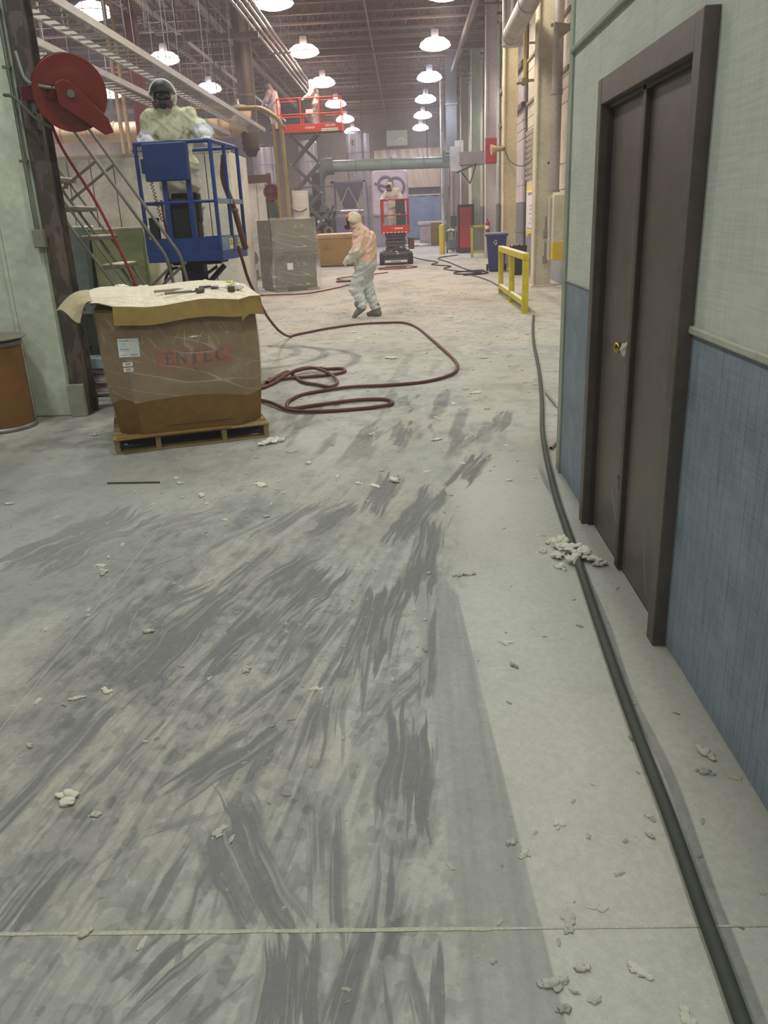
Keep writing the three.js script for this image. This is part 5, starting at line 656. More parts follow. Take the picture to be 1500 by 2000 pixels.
  const hl = thing('horn_speaker', 'beige horn speaker on the pillar beside the red wall cabinet', 'speaker', [2.93, 3.4, -25.85]); part('horn', hl, M(0xc9ac86), rod([-0.34, -0.02, 0.02], [-0.1, 0, 0], 0.15, 0.06, 24)); part('driver', hl, M(0xa98d68), rod([-0.1, 0, 0], [0.02, 0, 0], 0.07)); part('bracket', hl, darkSteelM, box(0.08, 0.06, 0.06, 0.03, 0, 0));
  const hl2 = thing('horn_speaker', 'grey horn speaker high on the wall beside the thick conduit', 'speaker', [3.3, 4.9, -17.6]); part('horn', hl2, M(0x8d8677), rod([-0.3, -0.06, 0], [-0.05, 0, 0], 0.16, 0.06, 24)); part('driver', hl2, M(0x7d7668), rod([-0.05, 0, 0], [0.1, 0, 0], 0.07)); part('bracket', hl2, darkSteelM, box(0.3, 0.05, 0.05, 0.2, 0, 0));
  const wb = thing('notice_board', 'white notice board with yellow bars hung on the bay by the cream pillar', 'poster', [3.57, 1.67, -24.3]); const pt2 = canvasTex(256, 512, (c) => { c.fillStyle = '#ddd6d4'; c.fillRect(0, 0, 256, 512); c.fillStyle = '#e3c62c'; c.fillRect(0, 0, 256, 40); c.fillRect(0, 476, 256, 36); c.fillStyle = '#8a84a4'; c.fillRect(40, 66, 170, 30); c.fillStyle = '#a9a4b6'; for (const [x, y] of [[90, 200], [100, 240], [86, 285], [120, 340], [96, 390]]) c.fillRect(x, y, 50 + R() * 50, 22); c.fillStyle = '#7d7890'; c.fillRect(30, 452, 150, 12); });
  part('board', wb, M(0xd8d4cc, { grime: false }), box(0.03, 1.28, 1.7, 0, 0, 0)); decal('printed_sheet', wb, printMat(pt2), new THREE.PlaneGeometry(1.68, 1.26).rotateY(-PI / 2).translate(-0.017, 0, 0));
  const bp = thing('notice_board', 'bluish poster hanging in the bay behind the cream pillar', 'poster', [3.56, 2.62, -29.6]); const bt = canvasTex(128, 256, (c) => { c.fillStyle = '#a9a6d6'; c.fillRect(0, 0, 128, 256); c.fillStyle = '#c9c6ea'; c.fillRect(0, 100, 128, 26); c.fillStyle = '#7d79b8'; for (let i = 0; i < 9; i++) c.fillRect(16 + R() * 20, 20 + i * 24, 40 + R() * 40, 9); });
  part('board', bp, M(0xb1aedd, { grime: false }), box(0.03, 1.3, 2.2, 0, 0, 0)); decal('printed_sheet', bp, printMat(bt), new THREE.PlaneGeometry(2.18, 1.28).rotateY(-PI / 2).translate(-0.017, 0, 0));
  for (const [x, y, z, l] of [[3.14, 0.6, -19.09, 'small grey outlet box low on the nearest cream pillar'], [3.14, 1.15, -19.09, 'thin grey switch box above the outlet on the nearest cream pillar']]) { const o = thing('outlet_box', l, 'outlet', [x, y, z - 0.02]); part('box', o, M(0x8d8d84), rbox(0.1, 0.16, 0.06, 0.01, 0, 0, 0)); part('cover', o, M(0x9d9d94), rbox(0.09, 0.14, 0.012, 0.004, 0, 0, 0.035)); part('conduit', o, steelM, rod([0, 0.08, 0], [0, 0.36, 0], 0.012)); }
  single('wire', 'thin dark wire drooping across the cream pillars', 'wire', blackM, [tube([[2.98, 3.35, -25.75], [3.15, 3.0, -25.5], [3.4, 2.85, -24.6], [3.6, 3.1, -23.2]], 0.012, 40, 5)]);
  const vp = single('drain_pipe', 'slim white vertical pipe at the far right end of the hall', 'pipe', M(0xd9d2cc), [rod([2.06, 0, -46], [2.06, 8.1, -46], 0.09, 0.09, 16)]);
  const cl = struct('pillar'); part('column', cl, M(0x6f726c), box(0.5, 8.1, 0.5, 2.6, 4.05, -56));
}
// ---------------------------------------------------------------- middle and far hall
{ // grey cabinet under clear film
  const t = thing('metal_cabinet', 'dark grey metal cabinet standing on the floor under clear film', 'cabinet', [-3.02, 0, -21.25], 0.5), gm = M(0x6a665a, { roughness: 0.55 });
  part('body', t, M(0x4c483f, { roughness: 0.55 }), rbox(1.1, 1.66, 1.1, 0.02, 0, 0.87, 0)); part('upper_door', t, M(0x5c574b), rbox(1.02, 0.72, 0.03, 0.01, 0, 1.3, 0.56)); part('lower_door', t, M(0x4e4b43), rbox(1.02, 0.82, 0.03, 0.01, 0, 0.49, 0.56)); part('plinth', t, blackM, box(1.0, 0.06, 1.0, 0, 0.03, 0)); part('label', t, M(0xdcdad2, { grime: false }), box(0.15, 0.16, 0.008, -0.16, 0.6, 0.58)); part('handle', t, steelM, rbox(0.03, 0.16, 0.03, 0.008, 0.28, 1.36, 0.585)); part('knob', t, steelM, sph(0.02, 0.3, 0.62, 0.585)); part('foot_block', t, M(0x8d7d62), box(0.3, 0.06, 0.1, 0.42, 0.03, 0.54), box(0.3, 0.06, 0.1, -0.42, 0.03, 0.54));
  const P = [], n = 72, m = 26, R2 = 0.585, sq = (k) => { const a = (k % n) / n * 4, s = Math.floor(a), f = (a - s) * 2 - 1; return [[f, 1], [1, -f], [-f, -1], [-1, f]][s]; };
  const q = (k, j) => { const v = j / m, [x, z] = sq(k), fold = 0.012 * Math.sin(k * 1.7 + v * 5) + 0.11 * (fbm(k * 0.4 + 3, v * 5 + k * 0.25, 3) - 0.4) * (0.4 + 1.2 * (1 - v)) + 0.05 * (1 - v) ** 2 + 0.03 * Math.exp(-(((v - 0.5) / 0.05) ** 2)), L = R2 + Math.max(0.0, fold); return [x * L, 0.012 + v * 1.73, z * L]; };
  for (let k = 0; k < n; k++) { for (let j = 0; j < m; j++) { const A = q(k, j), B = q(k + 1, j), C2 = q(k + 1, j + 1), D = q(k, j + 1); P.push(...A, ...B, ...C2, ...A, ...C2, ...D); } P.push(0, 1.75, 0, ...q(k, m), ...q(k + 1, m)); }
  const g = new THREE.BufferGeometry(); g.setAttribute('position', new THREE.Float32BufferAttribute(P, 3)); const g2 = mergeVertices(g); g2.computeVertexNormals();
  part('plastic_sheet', t, filmMat(0xe6e4de, 0.95), g2);
}
{ // second bulk box
  const t = thing('bulk_box', 'second brown cardboard bulk box with faded orange print behind the walking person', 'cardboard box', [-2.55, 0, -31.75]);
  part('carton', t, M(0x9a7838), rbox(1.42, 1.02, 1.3, 0.03, 0, 0.55, 0)); part('lid', t, cardLM, rbox(1.5, 0.14, 1.36, 0.02, 0, 1.07, 0)); part('lid_dust', t, dustTopM, rbox(1.46, 0.04, 1.3, 0.015, 0, 1.15, 0)); part('plinth', t, M(0x6a5a36), box(1.3, 0.05, 1.2, 0, 0.025, 0));
  const pt = canvasTex(256, 64, (c) => { c.clearRect(0, 0, 256, 64); c.fillStyle = 'rgba(150,70,30,0.75)'; c.font = 'bold 52px serif'; c.textAlign = 'center'; c.textBaseline = 'middle'; c.fillText('ENTEC', 128, 34, 240); }); decal('printed_logo', t, printMat(pt, 0.8, true), new THREE.PlaneGeometry(0.55, 0.14).translate(-0.3, 0.66, 0.654));
}
{ // processing plant: stack, ducts, pipes
  const sM = M(0x423429, { roughness: 0.6 }), st = thing('exhaust_stack', 'brown vertical exhaust stack hanging above the white grooved enclosure', 'stack', [-4.62, 0, -26.6]); part('stack', st, sM, rod([0, 4.0, 0], [0, 9.0, 0], 0.24, 0.24, 28)); part('lower_sleeve', st, M(0x40342c), lathe([[0, 3.55], [0.14, 3.56], [0.2, 3.7], [0.27, 3.75], [0.25, 3.85], [0.28, 3.95], [0.25, 4.05], [0.28, 4.15], [0.25, 4.3], [0.25, 4.4]], 28)); part('band', st, M(0x5e4d3c), rod([0, 5.2, 0], [0, 5.26, 0], 0.25, 0.25, 28), rod([0, 6.6, 0], [0, 6.66, 0], 0.25, 0.25, 28));
  const du = thing('insulated_duct', 'fat beige insulated duct running left from the brown stack', 'duct', [-4.62, 0, -26.6]); const bm = M(0xc9ad86, { roughness: 0.55 });
  part('duct', du, bm, rod([-7.5, 4.42, 0.3], [-0.5, 4.36, 0.3], 0.27, 0.27, 28)); part('elbow', du, bm, tube([[-0.5, 4.36, 0.3], [-0.3, 4.42, 0.3], [-0.14, 4.62, 0.26], [-0.1, 4.9, 0.2]], 0.25, 20, 20)); for (let i = 0; i < 9; i++) part('band', du, M(0xa58c68), rod([-7.2 + i * 0.8, 4.415, 0.3], [-7.16 + i * 0.8, 4.415, 0.3], 0.28, 0.28, 28)); for (const x of [-6.5, -4, -1.8]) part('hanger', du, darkSteelM, rod([x, 4.6, 0.3], [x, 8.92, 0.3], 0.015));
  const yp = thing('pipe_run', 'twin tan pipes dropping from an elbow beside the raised lift', 'pipes', [-3.65, 0, -25.6]), ym = M(0x9c8860, { roughness: 0.55 });
  part('pipe', yp, ym, poly([[-3.0, 4.78, 0.2], [-0.35, 4.74, 0.2], [0.16, 4.4, 0.2], [0.2, 1.0, 0.2], [0.2, 0.0, 0.2]], 0.07, 14, 0.2)); part('pipe', yp, ym, rod([-0.06, 4.3, 0.2], [-0.02, 0, 0.2], 0.055)); part('clamp', yp, darkSteelM, box(0.4, 0.06, 0.1, 0.05, 4.15, 0.12)); part('union', yp, M(0xa58e55), rod([0.19, 4.2, 0.2], [0.19, 4.28, 0.2], 0.1)); part('hanger', yp, darkSteelM, rod([-1.6, 4.84, 0.2], [-1.6, 8.92, 0.2], 0.015));
  const rc = single('support_column', 'dark red steel column beside the blue lift operator', 'column', M(0x6e2a2a, { roughness: 0.6 }), [rbox(0.3, 8.9, 0.3, 0.01, -6.6, 4.47, -22.4)]); for (const [x, z, l] of [[-6.95, -22.2, 'pale vertical pipe just left of the dark red column'], [-7.15, -22.3, 'second pale vertical pipe left of the dark red column']]) single('riser_pipe', l, 'pipe', M(0xb79f80), [rod([x, 0, z], [x, 8.92, z], 0.05)]);
  const r2 = thing('hose_reel', 'small red hose reel on a stand beside the white grooved enclosure', 'hose reel', [-3.95, 0, -25.62]); part('reel', r2, M(0x5e2624), rod([0, 2.5, -0.08], [0, 2.5, 0.1], 0.19, 0.19, 28)); part('flange', r2, M(0x8a2f2c), new THREE.TorusGeometry(0.21, 0.025, 8, 32).translate(0, 2.5, 0.12), bar([-0.2, 2.5, 0.12], [0.2, 2.5, 0.12], 0.04, 0.02), bar([0, 2.3, 0.12], [0, 2.7, 0.12], 0.02, 0.04)); part('flange', r2, M(0x8a2f2c), rod([0, 2.5, -0.1], [0, 2.5, -0.08], 0.23, 0.23, 28)); part('stand', r2, darkSteelM, bar([0, 0, 0], [0, 2.4, 0], 0.1, 0.08)); part('hub', r2, darkSteelM, rod([0, 2.5, 0.13], [0, 2.5, 0.18], 0.06)); part('green_guard', r2, M(0x38503c), rbox(0.2, 0.5, 0.1, 0.03, 0.02, 1.95, 0.06, 0, 0, 0.2)); part('hose', r2, M(0x5e4c44), tube([[0.1, 2.25, 0.1], [0.16, 1.9, 0.15], [0.14, 1.3, 0.12], [0.1, 0.05, 0.1]], 0.025, 30));
  const bluecab = thing('cabinet', 'blue cabinet top seen above the pale panelled enclosure', 'cabinet', [-6.0, 0, -21.4]); part('body', bluecab, M(0x5d7aa6), rbox(1.2, 3.42, 0.5, 0.02, 0, 1.71, 0)); part('cap', bluecab, M(0x4f6a94), rbox(1.24, 0.05, 0.54, 0.01, 0, 3.43, 0)); part('door', bluecab, M(0x6784b0), rbox(1.0, 3.0, 0.02, 0.008, 0, 1.7, 0.26));
}
const inox = new THREE.MeshPhysicalMaterial({ color: 0xc6c2cc, metalness: 0.85, roughness: 0.3, map: GR });
function silo(label, x, z, r, y0, y1, legs) { const t = thing('silo', label, 'silo', [x, 0, z]); part('shell', t, inox, rod([0, y0 + r * 0.9, 0], [0, y1, 0], r, r, 36)); part('cone', t, inox, rod([0, y0, 0], [0, y0 + r * 0.9, 0], 0.16, r, 36)); part('dome', t, inox, lathe([[r, y1], [r * 0.8, y1 + r * 0.2], [0, y1 + r * 0.3]], 36)); for (const y of [y0 + r * 0.9, mix(y0, y1, 0.7)]) part('band', t, M(0x9b97a2, { metalness: 0.6, roughness: 0.4 }), rod([0, y, 0], [0, y + 0.06, 0], r + 0.015, r + 0.015, 36)); for (let i = 0; i < 4; i++) { const a = i * PI / 2 + PI / 4; part('leg', t, M(0x8f8d97), rod([Math.cos(a) * r, 0, Math.sin(a) * r], [Math.cos(a) * r, y0 + r, Math.sin(a) * r], 0.06)); } return t; }
{
  const s1 = silo('stainless silo marked with a black letter above the hopper frame', -2.42, -47, 0.62, 2.7, 5.9); const lt = canvasTex(128, 128, (c) => { c.clearRect(0, 0, 128, 128); c.fillStyle = '#1b1a1c'; c.font = 'bold 120px sans-serif'; c.textAlign = 'center'; c.textBaseline = 'middle'; c.fillText('E', 64, 66); }); const q = new THREE.CylinderGeometry(0.632, 0.632, 0.34, 10, 1, true, -0.62, 0.52); decal('letter', s1, printMat(lt, 0.6, true), q.translate(0, 5.45, 0));
  silo('stainless silo standing left of the raised lift arms', -4.35, -40, 0.42, 2.2, 5.0); silo('far stainless silo seen between the tan pipes and the stack', -7.0, -44, 0.6, 2.4, 5.2); silo('farthest left stainless silo behind the hanging stack', -9.2, -46, 0.6, 2.4, 5.0);
  const hf = thing('hopper', 'grey hopper in a square steel frame below the marked silo', 'hopper', [-2.85, 0, -44.6]), fm = M(0x8b8894, { roughness: 0.5 });
  for (const x of [-0.82, 0.82]) for (const z of [-0.6, 0.6]) part('post', hf, fm, rbox(0.16, 3.5, 0.16, 0.01, x, 1.75, z)); part('top_beam', hf, fm, rbox(1.8, 0.14, 0.16, 0.02, 0, 3.46, 0.6), rbox(1.8, 0.14, 0.16, 0.02, 0, 3.46, -0.6), rbox(0.16, 0.14, 1.2, 0.02, 0.82, 3.46, 0), rbox(0.16, 0.14, 1.2, 0.02, -0.82, 3.46, 0));
  part('hopper_cone', hf, M(0x66626a, { metalness: 0.3 }), toCreasedNormals(lathe([[0.42, 2.2], [1.0, 3.35], [1.02, 3.42], [0.98, 3.42]], 4).rotateY(PI / 4), 0.4)); part('roller', hf, inox, rod([-0.76, 2.05, 0.5], [0.76, 2.05, 0.5], 0.12, 0.12, 24)); part('lower_tank', hf, M(0x7c7a90, { roughness: 0.5 }), rbox(1.5, 1.3, 0.9, 0.05, 0, 1.15, 0)); part('yellow_frame', hf, M(0xa89a3c), bar([-0.7, 0.3, 0.7], [-0.1, 0.9, 0.7], 0.06, 0.06), bar([-0.1, 0.9, 0.7], [0.5, 0.4, 0.7], 0.06, 0.06)); part('brace', hf, M(0x9a97a0), rod([0.0, 3.2, 0.68], [-0.55, 2.1, 0.68], 0.03), rod([0.0, 3.2, 0.68], [0.55, 2.1, 0.68], 0.03)); part('valve', hf, darkSteelM, rod([-0.4, 0.75, 0.55], [-0.4, 0.75, 0.8], 0.12), rod([0.2, 0.95, 0.45], [0.2, 0.95, 0.75], 0.1));
  const gd = thing('green_duct', 'long green grey duct crossing the far end of the hall', 'duct', [0, 0, -43.5]), gm = M(0x76857a, { roughness: 0.5 }); part('duct', gd, gm, rod([-3.6, 4.18, 0], [2.1, 4.12, 0], 0.27, 0.27, 28)); for (const x of [-2.4, -0.6, 1.0]) part('flange', gd, M(0x67756b), rod([x, 4.17, 0], [x + 0.05, 4.17, 0], 0.3, 0.3, 28)); part('end_box', gd, M(0x6a7068), rbox(0.6, 0.75, 0.7, 0.02, 2.25, 4.25, 0)); for (const x of [-2, 1.2]) part('hanger', gd, darkSteelM, rod([x, 4.4, 0], [x, 8.92, 0], 0.02)); part('elbow', gd, M(0x4f5c56), tube([[-3.5, 4.18, 0], [-3.95, 4.15, 0], [-4.3, 3.85, 0], [-4.4, 3.3, 0], [-4.4, 2.5, 0]], 0.4, 24, 20));
  const bl2 = thing('blower', 'dark green blower housing behind the raised lift arms', 'blower', [-4.5, 0, -42.5]); part('housing', bl2, M(0x46524d), rod([0, 1.9, -0.3], [0, 1.9, 0.4], 0.75, 0.75, 32)); part('motor', bl2, M(0x4d3a36), rod([0.3, 1.2, 0.3], [1.0, 1.2, 0.3], 0.28, 0.28, 24)); part('frame', bl2, M(0x3c3c40), rbox(1.4, 0.9, 1.0, 0.02, 0.1, 0.45, 0)); part('guard', bl2, M(0x9c9a3a), rbox(0.16, 0.9, 0.1, 0.02, -0.6, 2.1, 0.6, 0, 0, 0.9)); part('red_cover', bl2, M(0x7a3a2c), rbox(0.6, 0.3, 0.3, 0.06, -0.3, 1.25, 0.55));
  const tank = thing('plastic_tank', 'pinkish white plastic tank with dark loops of hose behind the lowered lift', 'tank', [-0.85, 0, -52]); part('tank', tank, M(0xd3bfcb, { roughness: 0.5 }), rbox(2.2, 2.6, 1.4, 0.25, 0, 3.0, 0)); part('stand', tank, M(0x9b95a0), rbox(2.2, 1.7, 1.3, 0.03, 0, 0.85, 0)); part('hose', tank, M(0x6e6470), new THREE.TorusGeometry(0.42, 0.07, 10, 32).translate(-0.25, 3.5, 0.74), new THREE.TorusGeometry(0.5, 0.07, 10, 32).translate(0.35, 3.35, 0.74), rod([-0.9, 3.6, 0.75], [0.6, 3.1, 0.75], 0.06));
  const td = thing('tarp_door', 'big faded blue tarpaulin door closing the far wall', 'tarpaulin', [0.45, 0, -63.7]); const tp = new THREE.PlaneGeometry(4.6, 3.0, 60, 10), pp = tp.attributes.position; for (let i = 0; i < pp.count; i++) pp.setZ(i, 0.04 * Math.sin(pp.getX(i) * 6) + 0.05 * fbm(pp.getX(i) * 2, pp.getY(i) * 1.4, 3)); tp.computeVertexNormals(); part('tarp', td, new THREE.MeshStandardMaterial({ color: 0x6d87b4, roughness: 0.7, map: GR, side: THREE.DoubleSide }), tp.translate(0, 1.62, 0.1)); part('head_rail', td, M(0xcdd6c8), box(4.7, 0.07, 0.1, 0, 3.14, 0.15)); part('bottom_bar', td, darkSteelM, box(4.6, 0.1, 0.1, 0, 0.06, 0.15)); part('side_post', td, M(0x6f746f), box(0.14, 3.3, 0.16, 2.4, 1.65, 0.1), box(0.14, 3.3, 0.16, -2.4, 1.65, 0.1)); part('lintel', td, M(0x3d4650), box(4.9, 0.4, 0.1, 0, 3.4, 0.1));
  const ps = thing('plastic_sheet', 'translucent plastic sheeting hung above the blue tarpaulin on the far wall', 'plastic sheet', [0.6, 0, -63.4]); const sp = new THREE.PlaneGeometry(5.4, 2.6, 80, 12), s2 = sp.attributes.position; for (let i = 0; i < s2.count; i++) s2.setZ(i, 0.06 * Math.sin(s2.getX(i) * 9 + s2.getY(i) * 2) + 0.14 * fbm(s2.getX(i) * 3 + s2.getY(i), s2.getY(i), 3)); sp.computeVertexNormals(); part('sheet', ps, new THREE.MeshPhysicalMaterial({ color: 0x9a938e, roughness: 0.35, side: THREE.DoubleSide }), sp.translate(0, 4.95, 0.12)); part('batten', ps, M(0x8a7d6a), box(5.5, 0.08, 0.08, 0, 6.27, 0.1)); for (const x of [-2.4, 0, 2.4]) part('bracket', ps, darkSteelM, box(0.1, 0.08, 0.64, x, 6.27, -0.22));
  const sg = thing('wall_panel_board', 'pale green board with a white crest high on the far wall', 'board', [-0.4, 0, -63.2]); part('board', sg, M(0xb9d0bd, { grime: false }), box(1.5, 1.0, 0.05, 0, 7.0, 0)); part('crest', sg, M(0xeeeeee, { grime: false }), new THREE.TorusGeometry(0.28, 0.06, 8, 24, PI).translate(0.25, 6.72, 0.05)); part('frame', sg, M(0x8b9c8c), box(1.56, 0.05, 0.08, 0, 7.52, 0), box(1.56, 0.05, 0.08, 0, 6.48, 0)); part('bracket', sg, darkSteelM, box(0.1, 0.6, 0.5, 0, 7.0, -0.3));
}
{ // dark pipework of the mixing line behind the film-wrapped cabinet
  const t = thing('mixing_machine', 'dark mixing machine full of pipes between the white floor cabinet and the second bulk box', 'machine', [-3.9, 0, -37]), q = rng(41), cols = [0x3b3536, 0x4a4246, 0x2f3133, 0x5b4f52, 0x443a34].map((h) => M(h, { roughness: 0.55 }));
  part('base_frame', t, cols[0], rbox(2.2, 0.5, 1.2, 0.02, 0, 0.25, 0)); part('vessel', t, cols[1], rod([-0.5, 0.5, -0.1], [-0.5, 2.6, -0.1], 0.5, 0.5, 28), lathe([[0.5, 2.6], [0.3, 2.85], [0, 2.9]], 28).translate(-0.5, 0, -0.1)); part('vessel', t, cols[2], rod([0.5, 0.5, -0.2], [0.5, 1.7, -0.2], 0.38, 0.38, 28)); part('tower', t, cols[2], rbox(0.35, 3.6, 0.35, 0.02, 0.1, 1.8, -0.4)); part('platform', t, cols[3], rbox(2.0, 0.06, 1.1, 0.01, 0, 2.0, 0));
  for (let i = 0; i < 16; i++) { const x = -0.95 + q() * 1.9, z = 0.3 + q() * 0.3, y = 0.5 + q() * 1.2; part('pipe', t, cols[i % 5], poly([[x, 0.4, z], [x, y, z], [x + (q() - 0.5) * 0.9, y, z], [x + (q() - 0.5) * 0.6, y + 0.4 + q() * 0.6, z - 0.2]], 0.03 + q() * 0.04, 8, 0.05)); }
  part('motor', t, M(0x7a3f2c), rod([-0.2, 1.1, 0.5], [0.25, 1.1, 0.5], 0.16)); part('handwheel', t, M(0xa8a23e), new THREE.TorusGeometry(0.16, 0.025, 8, 24).translate(0.6, 1.2, 0.6)); part('guard', t, M(0x9da04a), bar([-0.9, 2.3, 0.6], [-0.5, 1.9, 0.6], 0.08, 0.08)); part('gauge', t, M(0xd8d4cc), rod([0.2, 1.6, 0.55], [0.2, 1.6, 0.6], 0.07)); part('stanchion', t, cols[3], rod([-0.95, 2.0, 0.5], [-0.95, 3.0, 0.5], 0.025), rod([0.95, 2.0, 0.5], [0.95, 3.0, 0.5], 0.025), rod([-0.95, 3.0, 0.5], [0.95, 3.0, 0.5], 0.025));
}
// ---------------------------------------------------------------- overhead services
function tray(label, x, y, z0, z1, w) { const t = thing('cable_tray', label, 'cable tray', [x, y, z0]), L = z0 - z1; const m = M(0xb9b6b4, { metalness: 0.6, roughness: 0.35 }); for (const s of [-1, 1]) part('side_rail', t, m, box(0.02, 0.1, L, s * w / 2, 0, -L / 2), box(0.04, 0.012, L, s * w / 2, -0.05, -L / 2)); for (let i = 0; i < L / 0.3; i++) part('rung', t, M(0x8d8a86, { metalness: 0.5, roughness: 0.45 }), box(w, 0.02, 0.03, 0, -0.03, -i * 0.3 - 0.1)); for (let i = 0; i < L / 3; i++) for (const s of [-1, 1]) part('hanger_rod', t, steelM, rod([s * w / 2, 0, -i * 3 - 1], [s * w / 2, 8.92 - y, -i * 3 - 1], 0.008, 0.008, 6)); return t; }
tray('wide bright cable tray running above the blue lift towards the far end', -4.28, 4.2, -8.5, -25.8, 0.52);
tray('narrow dull cable tray left of the wide bright tray, above the hose reel', -5.15, 4.1, -9.5, -25.6, 0.36);
tray('dark cable tray beyond the wide bright tray, high under the roof', -6.3, 6.6, -18, -46, 0.5);
{
  const labs = ['leftmost of the bright parallel pipes under the roof', 'second from left of the bright parallel pipes under the roof', 'third from left of the bright parallel pipes under the roof', 'rightmost of the bright parallel pipes under the roof'];
  [-4.1, -3.93, -3.76, -3.62].forEach((x, i) => { const p = thing('ceiling_pipe', labs[i], 'pipe', [x, 6.8, -15], 0, 'pipe bundle under the roof'); part('pipe', p, M(0xc8c4c2, { metalness: 0.7, roughness: 0.3 }), rod([0, 0, 0], [0, 0, -26 + i * 2], 0.035, 0.035, 12)); for (const z of [-8, -16]) part('coupling', p, M(0xdedad6, { metalness: 0.7, roughness: 0.3 }), rod([0, 0, z], [0, 0, z - 0.12], 0.048, 0.048, 12)); if (i === 1 || i === 3) for (const z of [-4, -13, -20]) part('hanger_rod', p, steelM, rod([0, 0, z], [0, 2.1, z], 0.008, 0.008, 6)); });
  for (const z of [-20, -29]) single('pipe_trapeze', z === -20 ? 'nearer strut carrying the bright parallel pipes' : 'farther strut carrying the bright parallel pipes', 'strut', steelM, [box(0.75, 0.05, 0.05, -3.86, 6.72, z), rod([-4.2, 6.72, z], [-4.2, 8.92, z], 0.01), rod([-3.52, 6.72, z], [-3.52, 8.92, z], 0.01)]);
  const a = thing('ceiling_pipe', 'thin pipe under the roof slanting along the top of the right wall', 'pipe', [2.3, 7.7, -15]); part('pipe', a, M(0xa79f9c, { metalness: 0.4 }), rod([0, 0, 0], [0, 0, -25.5], 0.06)); for (const z of [-6, -15, -24]) part('hanger_rod', a, steelM, rod([0, 0, z], [0, 1.2, z], 0.01));
  const b = thing('ceiling_pipe', 'grey pipe under the roof left of the bright parallel pipes', 'pipe', [-5.4, 7.2, -17]); part('pipe', b, M(0x8f8a88, { metalness: 0.3 }), rod([0, 0, 0], [0, 0, -36], 0.09)); for (const z of [-5, -14, -25]) part('hanger_rod', b, steelM, rod([0, 0, z], [0, 1.7, z], 0.01));
  [[-7.2, 6.3, -24, 'upper cross beam of pale steel at the left of the hall'], [-9, 5.4, -30, 'lower cross beam of pale steel at the far left of the hall']].forEach(([x, y, z, l]) => single('cross_beam', l, 'beam', M(0x8d7f74), [rbox(7, 0.14, 0.14, 0.01, x, y, z), rod([x - 3, y, z], [x - 3, 8.92, z], 0.02), rod([x + 3, y, z], [x + 3, 8.92, z], 0.02)]));
  const g = rng(12), cables = []; for (let i = 0; i < 10; i++) cables.push([-9 + g() * 4.6, 4.6 + g() * 1.6, -12 - g() * 13]);
  cables.sort((p, q) => p[0] / p[2] < q[0] / q[2] ? 1 : -1).forEach(([x, y, z], i) => single('drop_cable', ORD[i] + ' from the hose reel among the thin cables hanging from the roof on the left', 'cable', M(0x9a9088), [rod([x, y, z], [x, 8.97, z], 0.011, 0.011, 6)], 'drop cables on the left'));
  const yh = thing('hoist_tag', 'small yellow tag hanging from a cable near the cable trays', 'tag', [-4.35, 5.2, -13.4]); part('tag', yh, M(0xd6c62a, { grime: false }), box(0.07, 0.34, 0.02, 0, -0.2, 0)); part('cord', yh, steelM, rod([0, -0.04, 0], [0, 3.75, 0], 0.006));
}
// ---------------------------------------------------------------- high bay lamps
{
  const rowX = [1.25, -3.42, -8.45, -12.8], rowName = ['the row over the right side of the aisle', 'the row over the middle of the hall', 'the row over the left machinery', 'the farthest left row'], tint = [[0xf4f2ff, 0xfff0e2, 0xeaf4ff, 0xf2f0ff], [0xfff1e0, 0xffe0c4, 0xffdfd4, 0xf6f6f2], [0xf6f4ff, 0xfdf8f2, 0xf4f6ff, 0xffe9da], [0xf2eeff, 0xf0ecff, 0xffd6cc, 0xffe6d2]];
  rowX.forEach((x, r) => {
    for (let k = 0; k < 10; k++) {
      const z = k ? 2.7 - 7 * k : 2.2, y = 7.4; if (r > 1 && (k < 3 || k > 7)) continue;
      const c = new THREE.Color(k < 3 ? 0xeff4ec : k < 5 && r < 2 ? 0xfff0dc : tint[r][k % 4]), t = thing('high_bay_lamp', 'glowing high bay lamp, number ' + ['zero', ...ORD][k] + ' counted from the camera in ' + rowName[r], 'lamp', [x, y, z], 0, 'high bay lamps under the roof');
      t.userData.label = ORD[k] + ' glowing high bay lamp in ' + rowName[r];
      part('housing', t, M(0x8f8c90, { metalness: 0.4, grime: false, bump: 0 }), lathe([[0, 0.42], [0.1, 0.42], [0.13, 0.38], [0.13, 0.16], [0.1, 0.12]], 24)); part('hook_rod', t, steelM, rod([0, 0.4, 0], [0, r === 1 ? 1.52 : 1.58, 0], 0.012));
      part('glow_bowl', t, new THREE.MeshStandardMaterial({ color: 0xffffff, emissive: c, emissiveIntensity: GLOW, roughness: 0.4 }), lathe([[0.1, 0.14], [0.34, 0.1], [0.5, -0.02], [0.55, -0.12], [0.5, -0.18], [0.3, -0.25], [0, -0.28]], 32)); part('rim', t, M(0xd8d6dc, { grime: false, bump: 0 }), new THREE.TorusGeometry(0.555, 0.014, 8, 40).rotateX(PI / 2).translate(0, -0.12, 0));
      const s = new THREE.SpotLight(c, LAMP * [0.6, 0.72, 1][Math.min(k, 2)] * (r === 0 && k > 2 ? 1.2 : 1), 0, 1.46, 0.3, 2); s.position.set(0, -0.34, 0); s.target.position.set(0, -5, 0); s.castShadow = true; s.shadow.radius = 14; s.name = 'lamp_light'; t.add(s, s.target);
    }
  });
}
